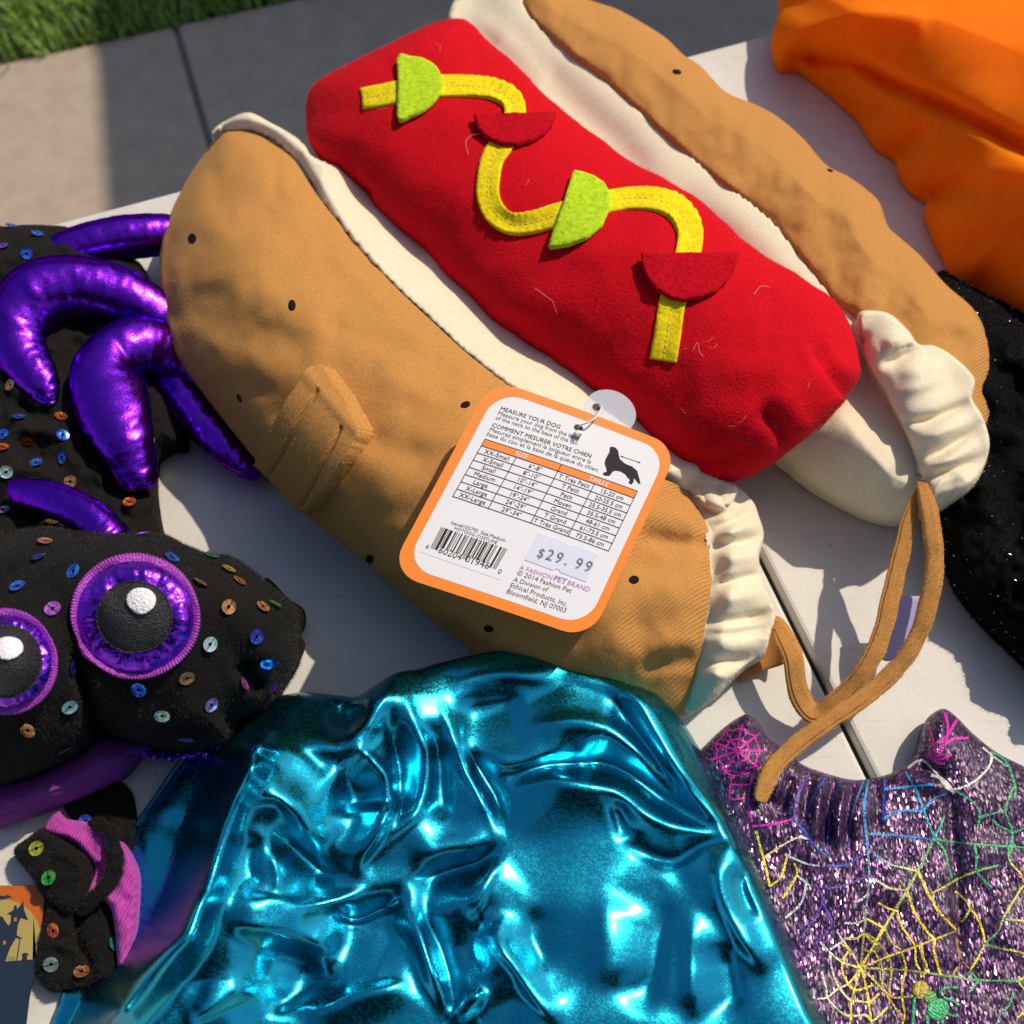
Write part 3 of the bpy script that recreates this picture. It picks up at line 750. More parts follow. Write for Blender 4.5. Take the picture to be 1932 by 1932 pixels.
# right half: cream lining, tan bun, gathered end, inner end pocket
SEAM_R = [(968, -70), (985, -5), (1010, 40), (1060, 85), (1130, 140), (1200, 200), (1270, 265), (1340, 325), (1400, 370), (1450, 410), (1500, 470), (1540, 520), (1572, 560), (1605, 588), (1628, 592)]
def liningR():
    out = [(846, 40, .04), (850, 14, .045), (868, -14, .045), (905, -60, .045), (985, -75, .05), (1010, -10, .05), (1075, 75, .05), (1150, 132, .05), (1280, 250, .05), (1420, 362, .05), (1520, 470, .05), (1590, 555, .05), (1640, 600, .05),
           (1660, 640, .05), (1690, 730, .046), (1650, 780, .03), (1560, 740, .022), (1450, 640, .022), (1320, 540, .022), (1180, 430, .022), (1050, 330, .022), (930, 210, .022), (860, 100, .03)]
    seam = evenly(SEAM_R, 12); redR = evenly([(870, 42), (915, 75), (960, 138), (1035, 245), (1180, 362), (1300, 445), (1420, 528), (1510, 590), (1572, 640), (1604, 700)], 12)
    F_ = [([(880, 30), (930, 60), (985, 100), (1040, 170)], 27, 0.002), ([(850, 40), (900, 62), (940, 100)], 21, -0.0016), ([(1020, 130), (1080, 190), (1150, 260), (1240, 330)], 39, -0.002),
          ([(960, 40), (1010, 110), (1060, 160)], 24, -0.0012), ([(1300, 350), (1400, 430), (1500, 530), (1600, 640)], 33, 0.0012), ([(1180, 250), (1250, 330), (1290, 380)], 33, 0.0012)]
    def hf(x, y, d, he):
        ds, t, sd = polydist(x, y, seam); dr, _, _ = polydist(x, y, redR)
        top = np.interp(t, [0, .15, .5, .9, 1], [.054, .056, .056, .054, .052])
        h = np.where(sd < 0, top-.005, top-.001-.007*sst(ds, 12, 105))
        return np.minimum(h, he+.035*prof(d, 18))+fbm(x, y, 110, 21, 1)*.0010+folds(x, y, F_)
    return relief(out, hf, 6)
V, Fc = liningR(); linR = mesh_obj('lining', V, Fc, M_crm, hd); liningR_mesh = (V, Fc)
brR_folds = [([(1400, 200), (1440, 260), (1470, 330)], 37.4, -0.00108), ([(1490, 300), (1510, 370), (1530, 440)], 34.6, 0.00108), ([(1560, 345), (1570, 420), (1580, 500)], 31.7, -0.00162),
             ([(1620, 400), (1640, 480), (1650, 560)], 28.8, 0.00108), ([(1680, 470), (1690, 540), (1700, 620)], 25.9, -0.00162), ([(1740, 540), (1740, 600), (1755, 650)], 23, 0.00108),
             ([(1785, 600), (1800, 660), (1830, 730)], 20.2, -0.00135), ([(1250, 120), (1300, 200), (1340, 270)], 51.8, 0.00081), ([(1100, 40), (1150, 100), (1200, 150)], 51.8, -0.00054), ([(1430, 230), (1500, 270), (1560, 320)], 20.2, -0.00081)]
def bunR():
    out = [(975, -70, .056), (990, 5, .056), (1018, 44, .056), (1066, 86, .056), (1135, 142, .056), (1205, 202, .056), (1275, 266, .056), (1345, 326, .056), (1405, 370, .056), (1455, 410, .056), (1505, 470, .056), (1545, 520, .056), (1577, 560, .056), (1612, 588, .056), (1660, 620, .050),
           (1710, 690, .045), (1760, 770, .040), (1800, 860, .034), (1815, 915, .03), (1852, 880, .030), (1870, 830, .032), (1881, 780, .034), (1879, 740, .036), (1872, 680, .038), (1857, 620, .040), (1833, 579, .042), (1786, 538, .042), (1735, 481, .042), (1688, 440, .042), (1674, 423, .042), (1660, 383, .042), (1637, 359, .042), (1599, 332, .042), (1559, 311, .042), (1515, 261, .042), (1467, 220, .042), (1423, 196, .042), (1369, 173, .042), (1322, 125, .042), (1289, 103, .042), (1250, 67, .042), (1170, 20, .042), (1091, -12, .042), (1040, -80, .042)]
    outer = evenly([p[:2] for p in out[18:]][::-1], 8)
    seam = evenly(SEAM_R, 14)
    def hf(x, y, d, he):
        do, t, _ = polydist(x, y, outer); dsm, ts, _ = polydist(x, y, seam)
        h = .042+.021*prof(do, 130)
        near = .0545+.006*prof(dsm, 150)
        tail = sst(y, 560, 860)*.018
        return np.minimum(h, near)-tail+(fbm(x, y, 90, 33, 3)*.0022+folds(x, y, brR_folds))*sst(do, 0, 30)
    return relief(out, hf, 5)
V, Fc = bunR(); bR_V, bR_F = V, Fc
bunRo = mesh_obj('bun', V, Fc, M_brn, hd); bunRo['label'] = 'tan plush bun half on the side of the orange costume'
# pocket of the right end
def pocket():
    out = [(1420, 800, .02), (1490, 881, .012), (1555, 934, .008), (1615, 969, .006), (1656, 984, .006), (1698, 985, .010), (1745, 965, .018), (1775, 930, .03), (1765, 860, .04), (1725, 760, .05), (1690, 690, .052), (1650, 640, .052), (1560, 640, .03), (1450, 720, .02)]
    def hf(x, y, d, he):
        h = he+(.053-he)*prof(d, 230)
        return h+fbm(x, y, 70, 41, 2)*.001+folds(x, y, [([(1560, 780), (1640, 840), (1700, 900)], 40, .003)])
    return relief(out, hf, 5)
V, Fc = pocket(); pk = mesh_obj('end_pocket', V, Fc, M_crm, hd)
gthR = [([(1655, 690), (1690, 680), (1740, 655)], 10.4, -0.00592), ([(1685, 742), (1740, 728), (1790, 705)], 13, 0.00253), ([(1700, 800), (1760, 790), (1835, 755)], 10.4, -0.00676), ([(1690, 715), (1750, 695), (1800, 690)], 20.8, 0.00422),
        ([(1728, 870), (1780, 850), (1850, 800)], 10.4, -0.00592), ([(1715, 835), (1770, 818), (1840, 785)], 14.3, 0.00422), ([(1740, 905), (1800, 885), (1858, 860)], 10.4, -0.00592), ([(1735, 890), (1790, 868), (1855, 835)], 11.7, 0.00338),
        ([(1755, 935), (1800, 925), (1840, 905)], 11.7, 0.00253), ([(1765, 952), (1800, 945), (1830, 925)], 7.8, -0.00338), ([(1660, 655), (1690, 640), (1715, 640)], 15.6, 0.00338)]
gthR = [(*f, 'g', .42) for f in gthR]
def gatherR():
    out = [(1618, 600, .058), (1630, 586, .060), (1676, 591, .060), (1712, 622, .060), (1733, 649, .058), (1762, 652, .060), (1798, 672, .060), (1838, 713, .058), (1834, 752, .054), (1853, 784, .053), (1867, 835, .048), (1856, 882, .040),
           (1834, 921, .032), (1798, 952, .022), (1765, 966, .016), (1738, 930, .036), (1728, 880, .044), (1711, 825, .050), (1670, 742, .054), (1632, 680, .055), (1622, 635, .056)]
    inner = evenly([(1628, 640), (1632, 680), (1670, 742), (1711, 825), (1737, 900), (1745, 945)], 10)
    def hf(x, y, d, he):
        di, t, _ = polydist(x, y, inner)
        h = np.interp(t, [0, .5, 1], [.062, .056, .040])+.012*prof(di, 60)-.006*sst(di, 60, 130)
        h = np.minimum(h, he+.02*prof(d, 18))
        return h+folds(x, y, gthR)*prof(d, 12)+fbm(x, y, 40, 44, 1)*.0006
    return relief(out, hf, 4)
V, Fc = gatherR(); gR_ = mesh_obj('gathered_end', V, Fc, M_crm, hd); nap(V, Fc, 12000, .0012, M_crmnap, hd, gR_, width=.00005)
gR_mesh = (V, Fc)

# sausage
sp_ = [(690, 110, 745, 80, .0525, .5), (625, 138, 815, 46, .0525, .66), (592, 168, 868, 40, .0535), (585, 222, 912, 72, .0535), (610, 292, 950, 116, .0545), (700, 380, 1040, 198, .0545), (830, 490, 1180, 308, .0545), (935, 598, 1300, 388, .0545),
       (1060, 680, 1420, 480, .0545), (1170, 760, 1510, 546, .0545), (1248, 835, 1570, 598, .0545), (1310, 880, 1603, 660, .0545), (1400, 898, 1604, 735, .0525), (1470, 866, 1562, 790, .051, .7)]
red_folds = [([(1640, 760), (1571, 705), (1530, 640)], 13.2, -0.0056), ([(1600, 720), (1560, 690), (1520, 650)], 16.8, 0.0024), ([(1490, 860), (1470, 815), (1430, 770)], 13.2, -0.0048), ([(1530, 830), (1500, 780), (1450, 730)], 19.2, 0.0024),
             ([(1400, 905), (1390, 860), (1360, 830)], 14.4, -0.0032), ([(1300, 880), (1330, 868), (1380, 870)], 14.4, -0.004), ([(620, 300), (640, 340), (700, 390)], 16.8, -0.0024), ([(690, 380), (660, 330), (650, 280)], 14.4, -0.0024),
             ([(590, 200), (640, 200), (690, 230)], 24, -0.0016), ([(860, 45), (900, 90), (920, 140)], 21.6, -0.0024), ([(690, 95), (700, 110), (740, 130)], 14.4, -0.0016), ([(1000, 620), (1080, 640), (1160, 700)], 28.8, -0.0016), ([(940, 560), (1000, 590), (1050, 650)], 19.2, 0.0012)]
def red_wob(s, th, px, py):
    return (fbm(px, py, 90, 51, 3)*.0016+folds(px, py, red_folds))*sst(np.sin(th), -.5, .1)
rd_V, rd_F = tube([p if len(p) == 6 else (*p, .76) for p in sp_], 170, 96, wob=red_wob)
saus = mesh_obj('sausage', rd_V, rd_F, M_red, hd)
nap(rd_V, rd_F, 60000, .0014, M_rednap, hd, saus, width=.00006)
nap(bl_V, bl_F, 45000, .0010, M_brnnap, hd, bunL, width=.00005)
nap(bR_V, bR_F, 28000, .0010, M_brnnap, hd, bunRo, width=.00005)
nap(*liningL_mesh, 16000, .0013, M_crmnap, hd, lin, width=.00007)
nap(*liningR_mesh, 16000, .0013, M_crmnap, hd, linR, width=.00007)

S_red = Surf((rd_V, rd_F)); S_bl = Surf((bl_V, bl_F)); S_br = Surf((bR_V, bR_F))
must = [(684, 188, 19), (720, 182, 20), (755, 174, 20), (800, 165, 20), (838, 164, 20), (885, 165, 19), (930, 172, 18), (962, 190, 18), (971, 215, 19), (966, 245, 20), (950, 270, 21), (930, 300, 21), (922, 340, 21), (922, 372, 21), (936, 404, 21), (966, 424, 20), (1005, 422, 20), (1050, 408, 21),
        (1100, 394, 21), (1150, 381, 20), (1200, 376, 20), (1245, 381, 21), (1280, 402, 22), (1300, 440, 23), (1296, 485, 24), (1285, 530, 25), (1268, 575, 25), (1260, 630, 25), (1252, 681, 25)]
def must_fn(s, c, x, y):
    bend = np.exp(-((s-.235)/.05)**2)+np.exp(-((s-.47)/.06)**2)+np.exp(-((s-.76)/.05)**2)
    return .0010*bend*np.abs(np.sin(s*260))*(np.abs(c)**1.5)+.0008*np.abs(c)**2*bend+fbm(x, y, 14, 6, 2)*.00015-.0004*np.exp(-(c/.15)**2)
V, Fc = ribbon(S_red, must, 4, .0003, .0009, must_fn, 9); mesh_obj('mustard_strip', V, Fc, M_yel, hd, saus)
# stitching down the mustard
P = evenly(must, 5.0); L = []
for i in range(0, len(P)-1, 2):
    q, n_ = S_red.lay(P[i:i+2, 0], P[i:i+2, 1], 0); L.append(wire(q+n_*.0010, .00020, 5, 3))
V, Fc = join(L); mesh_obj('stitching', V, Fc, M_thread, hd, saus, kind='stuff')
def half(poly): return poly
def lift(cx, cy, k): return lambda x, y: k*np.hypot(x-cx, y-cy)**2
V, Fc = decal(S_red, evenly([(754, 118), (754, 175), (754, 232), (778, 227), (805, 213), (828, 189), (836, 163), (826, 137), (803, 122), (778, 117)], 4, True)[:, :2], 5, .0019, .0012, fn=lift(790, 172, 2.2e-7)); mesh_obj('relish_patch', V, Fc, M_lime, hd, saus)
V, Fc = decal(S_red, [(1080, 333), (1040, 474), (1075, 469), (1108, 456), (1136, 432), (1149, 402), (1149, 378), (1138, 357), (1118, 343), (1098, 336)], 5, .0019, .0012, fn=lift(1095, 405, 2.2e-7)); mesh_obj('relish_patch', V, Fc, M_lime, hd, saus)
V, Fc = decal(S_red, [(894, 228), (970, 222), (1046, 227), (1040, 243), (1026, 259), (1003, 273), (975, 281), (948, 280), (922, 270), (904, 254)], 5, .0019, .0013, fn=lift(970, 250, 2.6e-7)); mesh_obj('ketchup_patch', V, Fc, M_redfelt, hd, saus)
V, Fc = decal(S_red, [(1210, 488), (1300, 486), (1389, 491), (1385, 511), (1372, 534), (1350, 555), (1320, 568), (1290, 573), (1262, 567), (1238, 552), (1220, 530), (1212, 508)], 5, .0019, .0013, fn=lift(1300, 525, 2.2e-7)); mesh_obj('ketchup_patch', V, Fc, M_redfelt, hd, saus)

def ell(cx, cy, a, b, rot=0, n=20):
    t = np.linspace(0, 2*np.pi, n, endpoint=False); c, s = math.cos(rot), math.sin(rot)
    return np.c_[cx+a*np.cos(t)*c-b*np.sin(t)*s, cy+a*np.cos(t)*s+b*np.sin(t)*c]
for (x, y, a, b, r) in ((363, 450, 7.5, 9, 0), (551, 576, 7, 10, 0), (452, 751, 3.5, 8.5, -.4), (878, 764, 9.5, 6, -.35), (698, 1055, 7, 8, 0), (1196, 1094, 9.5, 7.5, 0), (922, 1186, 9, 6.5, .3)):
    V, Fc = decal(S_bl, ell(x, y, a, b, r), 3, .0001, .0002); mesh_obj('seed', V, Fc, M_seed, hd, bunL)
for (x, y, a, b, r) in ((1277, 136, 8.5, 4.5, .2), (1566, 322, 6, 2.2, .35)):
    V, Fc = decal(S_br, ell(x, y, a, b, r), 3, .0001, .0002); mesh_obj('seed', V, Fc, M_seed, hd, bunRo)
# belt loop on the tan bun
def loop_fn(x, y):
    d = np.full(np.shape(x), 0.0)
    g = folds(x, y, [([(627, 742), (522, 897)], 3.4, -.0018, 'g', 0), ([(668, 811), (585, 955)], 3.4, -.0018, 'g', 0)])
    top, _, _ = polydist(x, y, [(600, 705), (704, 818)]); bot, _, _ = polydist(x, y, [(500, 880), (590, 965)])
    return g+.0046*np.exp(-(top/95)**2)+.0010*np.exp(-(top/12)**2)+.0012*np.exp(-((bot-110)/70)**2)
V, Fc = decal(S_bl, [(596, 712), (606, 698), (621, 692), (632, 697), (668, 745), (704, 808), (704, 824), (668, 874), (628, 925), (592, 964), (576, 966), (548, 938), (518, 905), (496, 880), (500, 868), (548, 790)], 3.2, .0016, .0042, fn=loop_fn, flat=True)
mesh_obj('belt_loop', V, Fc, M_brn, hd, bunL); nap(V, Fc, 4000, .0011, M_brnnap, hd, bunL)

# strap with its lilac fastening strip
st1 = axis_pairs([(1440, 1190, 14, .018, .22), (1462, 1178, 16, .022, .22), (1478, 1200, 18, .024, .26), (1496, 1240, 19, .024, .26), (1502, 1285, 19, .020, .26), (1513, 1322, 20, .016, .3), (1535, 1345, 20, .014, .3), (1568, 1330, 19, .018, .26), (1600, 1302, 18, .022, .22), (1636, 1258, 18, .028, .22), (1662, 1200, 18, .032, .22), (1680, 1130, 18, .036, .22), (1698, 1055, 17, .040, .22), (1715, 985, 15, .044, .22), (1735, 925, 10, .048, .22)])
V, Fc = tube(st1, 120, 40, sq=.5, wob=lambda s, th, px, py: fbm(px, py, 30, 61, 1)*.0004-.0008*np.exp(-((th-np.pi*.30)/.09)**2)-.0008*np.exp(-((th-np.pi*.70)/.09)**2)); stp = mesh_obj('strap', V, Fc, M_brn, hd); nap(V, Fc, 4000, .0010, M_brnnap, hd, stp)
st2 = axis_pairs([(1737, 908, 8, .050, .48), (1743, 930, 13, .050, .48), (1752, 965, 16, .049, .48), (1759, 1010, 16, .047, .48), (1764, 1050, 16.5, .044, .48), (1760, 1095, 16.5, .041, .48), (1750, 1145, 17, .037, .48), (1736, 1190, 17, .033, .48), (1712, 1237, 17, .029, .48), (1672, 1280, 17, .025, .48), (1622, 1322, 16.5, .023, .48), (1570, 1356, 16.5, .022, .48), (1520, 1392, 16.5, .020, .48), (1478, 1426, 16.5, .019, .48), (1452, 1462, 17, .019, .48), (1437, 1500, 15, .019, .48), (1434, 1512, 9, .019, .6)])
V, Fc = tube(st2, 150, 40, sq=.55, wob=lambda s, th, px, py: fbm(px, py, 30, 63, 1)*.0004-.0010*np.exp(-((th-np.pi*.66)/.10)**2)); stp2 = mesh_obj('strap', V, Fc, M_brn, hd); nap(V, Fc, 6000, .0011, M_brnnap, hd, stp2)
V, Fc = tube([(1385, 1262, 1400, 1288, .003, .3), (1410, 1240, 1425, 1272, .004, .3), (1440, 1222, 1452, 1262, .006, .3), (1466, 1172, 1476, 1254, .010, .25), (1480, 1190, 1486, 1246, .012, .25)], 30, 16); mesh_obj('strap', V, Fc, M_brn, hd)
V, Fc = relief([(1684, 1129, .026), (1745, 1127, .026), (1742, 1160, .024), (1722, 1212, .020), (1684, 1246, .018), (1655, 1235, .018), (1662, 1190, .022), (1674, 1150, .025)], lambda x, y, d, he: he+.0006*prof(d, 4), 4, skirt=.001); mesh_obj('fastening_strip', V, Fc, M_lil, hd)

# ------------------------------------------------------------------ price tag
def tag():
    pc = np.array([(929.3, 713.5), (1283.2, 843.4), (1113.9, 1207.4), (732.9, 1079.7)])
    O, R_, B_, L_ = [U(*p, h) for p, h in zip(pc, (.1097, .0861, .0701, .0937))]
    e1 = (R_-O+B_-L_)/2; e2 = (L_-O+B_-R_)/2
    nrm = np.cross(e1, e2); nrm /= np.linalg.norm(nrm)
    if nrm[2] < 0: nrm = -nrm
    Wm, Hm = np.linalg.norm(e1), np.linalg.norm(e2)
    x1, y1 = e1/Wm, e2/Hm
    t = Thing('price_tag', 'white hang tag with orange rim, size chart, barcode and $29.99 sticker', 'tag', O+e1*.5+e2*.5)
    def at(u, v, off=0):     # u, v in 0..1 on the card, slightly bowed
        u = np.asarray(u, float); v = np.asarray(v, float)
        b = .0016*np.sin(np.pi*np.clip(u, 0, 1))-.0008
        return O+e1*u[..., None]+e2*v[..., None]+nrm*(b+off)[..., None]
    def uv(zx, zy):          # from the enlarged photo of the tag to the card
        px = 702.8+.33069*np.asarray(zx, float); py = 690+.33069*np.asarray(zy, float)
        d = rays(px, py); k = np.dot(O-CAM, nrm)/(d@nrm); P = CAM+d*k[..., None]-O
        A = np.linalg.inv(np.array([[e1@e1, e1@e2], [e1@e2, e2@e2]]))
        q = np.stack([P@e1, P@e2], -1)@A
        return q[..., 0], q[..., 1]
    def rrect(u0, v0, u1, v1, r, n=9):
        ru, rv = r/Wm, r/Hm; out = []
        for cx, cy, a0 in ((u1-ru, v0+rv, -90), (u1-ru, v1-rv, 0), (u0+ru, v1-rv, 90), (u0+ru, v0+rv, 180)):
            for k in range(n):
                a = math.radians(a0+90*k/(n-1)); out.append((cx+ru*math.cos(a), cy+rv*math.sin(a)))
        return np.array(out)
    def sheet(name, poly, off, thick, m, parent=None, step=.06, hole=None):
        poly = np.asarray(poly, float); n = len(poly)
        pts, Fc, nb = cdt(np.vstack([np.linspace(a, b, max(2, int(np.hypot(*(b-a))/step)+1))[:-1] for a, b in zip(poly, np.roll(poly, -1, 0))]), step)
        if hole is not None:
            cu, cv, ru, rv = hole; 
            # pull the nearest points onto the hole's rim and drop what is inside
        V = at(pts[:, 0], pts[:, 1], off)
        f = Fc[0]
        if np.dot(np.cross(V[f[1]]-V[f[0]], V[f[2]]-V[f[0]]), nrm) < 0: Fc = [q[::-1] for q in Fc]
        if thick:
            V2 = V-nrm*thick; n0 = len(V); be = set((q[i], q[(i+1) % 3]) for q in Fc for i in range(3))
            F2 = Fc+[tuple(i+n0 for i in q[::-1]) for q in Fc]
            for i in range(nb):
                j = (i+1) % nb
                F2.append((j, i, n0+i, n0+j) if (i, j) in be else (i, j, n0+j, n0+i))
            V = np.vstack([V, V2]); Fc = F2
        return mesh_obj(name, V, Fc, m, t, parent, smooth=False)
    card = sheet('card', rrect(0, 0, 1, 1, .0125), 0, .0005, M_tago, step=.08)
    wu = .048; wv = .044
    face = sheet('white_panel', rrect(.050, .044, .955, .952, .0115), .00008, 0, M_paper, card, .08)
    def quad(name, zs, off, thick, m, parent=card):
        u, v = uv([z[0] for z in zs], [z[1] for z in zs]); return sheet(name, np.c_[u, v], off, thick, m, parent, .08)
    texts = []
    def text(s, z0, z1, m=M_ink, bold=0, hscale=1.0, size=None, off=.00016, extra=None):
        """one line of print from z0 to z1 (ends of its baseline)"""
        u, v = uv([z0[0], z1[0]], [z0[1], z1[1]])
        cu = bpy.data.curves.new('t', 'FONT'); cu.body = s; cu.size = 1; cu.resolution_u = 2; cu.offset = 0
        ob = bpy.data.objects.new('t', cu); COL.objects.link(ob)
        bpy.context.view_layer.update()
        me = bpy.data.meshes.new_from_object(ob.evaluated_get(bpy.context.evaluated_depsgraph_get()))
        nv = len(me.vertices); co = np.zeros(nv*3); me.vertices.foreach_get('co', co); co = co.reshape(-1, 3)
        Fc = [tuple(p.vertices) for p in me.polygons]
        bpy.data.objects.remove(ob); bpy.data.curves.remove(cu); bpy.data.meshes.remove(me)
        A = np.array([u[0]*Wm, v[0]*Hm]); B = np.array([u[1]*Wm, v[1]*Hm]); d = B-A; Ln = np.linalg.norm(d); d /= Ln
        x0, x1_ = co[:, 0].min(), co[:, 0].max(); k = Ln/(x1_-x0)
        nn = np.array([d[1], -d[0]])     # up on the card
        if nn[1] > 0: nn = -nn
        X = A+np.outer((co[:, 0]-x0)*k, d)+np.outer(co[:, 1]*(k*hscale if size is None else size), nn)
        V = at(X[:, 0]/Wm, X[:, 1]/Hm, off)
        if bold >= .01:
            sh = x1*bold*k*.9; V, Fc = join([(V-sh, Fc), (V+sh+nrm*.00002, Fc), (V+nrm*.00001, Fc)])
        mesh_obj('lettering', V, Fc, m, t, card, smooth=False)
    def cell(s, u, v, hgt, m=M_ink, bold=.006):
        pass
    mm = .0029
    text('MEASURE YOUR DOG', (728, 253), (1064, 363), bold=.012)
    text('Measure your dog from the base', (714, 279), (1172, 427), bold=.004)
    text('of the neck to the base of the tail.', (700, 305), (1166, 457), bold=.004)
    text('COMMENT MESURER VOTRE CHIEN', (679, 347), (1240, 530), bold=.012)
    text('Mesurez simplement la longueur entre la', (665, 372), (1240, 562), bold=.004)
    text('base du cou et la base de la queue du chien.', (650, 398), (1286, 610), bold=.004)
    # size chart
    cu, cv = uv([643, 1512, 1347, 458], [418, 715, 1057, 745]); Q = np.c_[cu, cv]
    def T(a, b): return Q[0]*(1-a)*(1-b)+Q[1]*a*(1-b)+Q[2]*a*b+Q[3]*(1-a)*b
    cols = [0, .223, .492, .733, 1]; hdr = .118; rowsv = [0]+[hdr+(1-hdr)*k/7 for k in range(8)]
    sheet('chart_header', [T(0, 0), T(1, 0), T(1, hdr), T(0, hdr)], .00016, 0, M_tago, card)
    def rule(a, b, wd=.00017, off=.00022):
        A = np.array([a[0]*Wm, a[1]*Hm]); B = np.array([b[0]*Wm, b[1]*Hm]); d = (B-A)/np.linalg.norm(B-A); n = np.array([-d[1], d[0]])*wd
        pts = np.array([A-n-d*wd, B-n+d*wd, B+n+d*wd, A+n-d*wd]); k = 8
        U_ = np.vstack([np.linspace(pts[0], pts[1], k), np.linspace(pts[3], pts[2], k)])
        V = at(U_[:, 0]/Wm, U_[:, 1]/Hm, off); return V, [(i, i+1, k+i+1, k+i) for i in range(k-1)]
    R2 = [rule(T(0, b), T(1, b)) for b in rowsv]+[rule(T(a, 0), T(a, 1)) for a in (0, .492, 1)]+[rule(T(a, hdr), T(a, 1)) for a in (.223, .733)]
    V, Fc = join(R2); mesh_obj('chart_rules', V, Fc, M_ink, t, card, smooth=False)
    def fit(s, a, b, hgt, m=M_ink, bold=.005, wmax=.2):
        # centre a word in a cell
        c = T(a, b); zA = None
        cu_ = bpy.data.curves.new('t', 'FONT'); cu_.body = s; cu_.size = 1; cu_.resolution_u = 2; cu_.offset = 0
        ob = bpy.data.objects.new('t', cu_); COL.objects.link(ob); bpy.context.view_layer.update()
        me = bpy.data.meshes.new_from_object(ob.evaluated_get(bpy.context.evaluated_depsgraph_get()))
        co = np.zeros(len(me.vertices)*3); me.vertices.foreach_get('co', co); co = co.reshape(-1, 3); Fc = [tuple(p.vertices) for p in me.polygons]
        bpy.data.objects.remove(ob); bpy.data.curves.remove(cu_); bpy.data.meshes.remove(me)
        d = (Q[1]-Q[0])*[Wm, Hm]; Lw = np.linalg.norm(d); d /= Lw; nn = np.array([d[1], -d[0]]); nn = -nn if nn[1] > 0 else nn
        wd = co[:, 0].max()-co[:, 0].min(); k = min(hgt, wmax*Lw/wd)
        X = np.array([c[0]*Wm, c[1]*Hm])+np.outer((co[:, 0]-co[:, 0].min()-wd/2)*k, d)+np.outer((co[:, 1]-.33)*hgt, nn)
        mesh_obj('lettering', at(X[:, 0]/Wm, X[:, 1]/Hm, .00024), Fc, m, t, card, smooth=False)
    RH = np.linalg.norm((Q[3]-Q[0])*[Wm, Hm])*(1-hdr)/7
    fit('SIZE', .246, hdr/2, RH*.85, M_white, .015); fit('TAILLE', .75, hdr/2, RH*.85, M_white, .015)
    body = ['XX-Small|6"-8"|T Très Petit|15-20 cm', 'X-Small|8"-10"|T Petit|20-25.5 cm', 'Small|10"-14"|Petit|25.5-35.5 cm', 'Medium|14"-19"|Moyen|35.5-48 cm', 'Large|19"-24"|Grand|48-61 cm', 'X-Large|24"-29"|T Grand|61-73.5 cm', 'XX-Large|29"-34"|T Très Grand|73.5-86 cm']
    for r, line in enumerate(body):
        for c, s in enumerate(line.split('|')):
            fit(s, (cols[c]+cols[c+1])/2, (rowsv[r+1]+rowsv[r+2])/2, RH*.80, wmax=(cols[c+1]-cols[c])*.93)
    # barcode sticker
    stk = quad('barcode_sticker', [(385, 845), (845, 995), (730, 1226), (262, 1058)], .00020, .0001, M_paper)
    text('Item#102795  Size.Medium', (446, 903), (752, 1008), off=.0003); text('HOTDOG COSTUME', (464, 935), (705, 1021), off=.0003)
    code = '660204019460'
    Lc = ['0001101', '0011001', '0010011', '0111101', '0100011', '0110001', '0101111', '0111011', '0110111', '0001011']
    bits = '101'+''.join(Lc[int(c)] for c in code[:6])+'01010'+''.join(''.join('1' if b == '0' else '0' for b in Lc[int(c)]) for c in code[6:])+'101'
    bu, bv = uv([393, 766, 700, 330], [920, 1048, 1164, 1040]); Bq = np.c_[bu, bv]
    def BT(a, b): return Bq[0]*(1-a)*(1-b)+Bq[1]*a*(1-b)+Bq[2]*a*b+Bq[3]*(1-a)*b
    Vb = []; Fb = []; i = 0
    while i < 95:
        if bits[i] == '1':
            j = i
            while j < 95 and bits[j] == '1': j += 1
            guard = i < 10 or i >= 85 or 44 <= i <= 50; b1 = 1.0 if guard else .86
            q = [BT(i/95, 0), BT(j/95, 0), BT(j/95, b1), BT(i/95, b1)]; n0 = len(Vb)
            Vb += [at(np.array(p[0]), np.array(p[1]), np.array(.0003)) for p in q]; Fb.append((n0, n0+1, n0+2, n0+3)); i = j
        else: i += 1
    mesh_obj('barcode', np.array(Vb), Fb, M_ink, t, card, smooth=False)
    text('6', (300, 1040), (316, 1046), off=.0003); text('60204', (371, 1066), (500, 1112), off=.0003); text('01946', (522, 1118), (656, 1163), off=.0003); text('0', (708, 1186), (726, 1192), off=.0003)
    # price sticker with its wavy notches
    u, v = uv([945, 1096, 1112, 1126, 1140, 1292, 1218, 1072, 1060, 1042, 1026, 865], [955, 1008, 1026, 1030, 1022, 1075, 1234, 1182, 1164, 1160, 1168, 1110])
    price = sheet('price_sticker', np.c_[u, v], .00032, .00018, M_stick, card, .1)
    for ch, q0, q1 in (('$', 0, .10), ('2', .155, .27), ('9', .33, .445), ('.', .515, .55), ('9', .70, .815), ('9', .88, .995)):
        p = lambda q: (934+304*q, 1091+90*q); text(ch, p(q0), p(q1), m=M_grey, bold=.012, hscale=1.0 if ch == '.' else 1.12, off=.0005)
    text('A FASHION', (832, 1162), (1018, 1222), m=M_pur, bold=.0); text('PET', (1030, 1226), (1098, 1248), m=M_pur, bold=.03); text('BRAND', (1108, 1250), (1234, 1292), m=M_pur, bold=.0)
    text('© 2014 Fashion Pet', (818, 1194), (1130, 1298), bold=.004); text('A Division of', (798, 1231), (995, 1291), bold=.004); text('Ethical Products, Inc.', (780, 1264), (1106, 1373), bold=.004); text('Bloomfield, NJ 07003', (760, 1299), (1098, 1411), bold=.004)
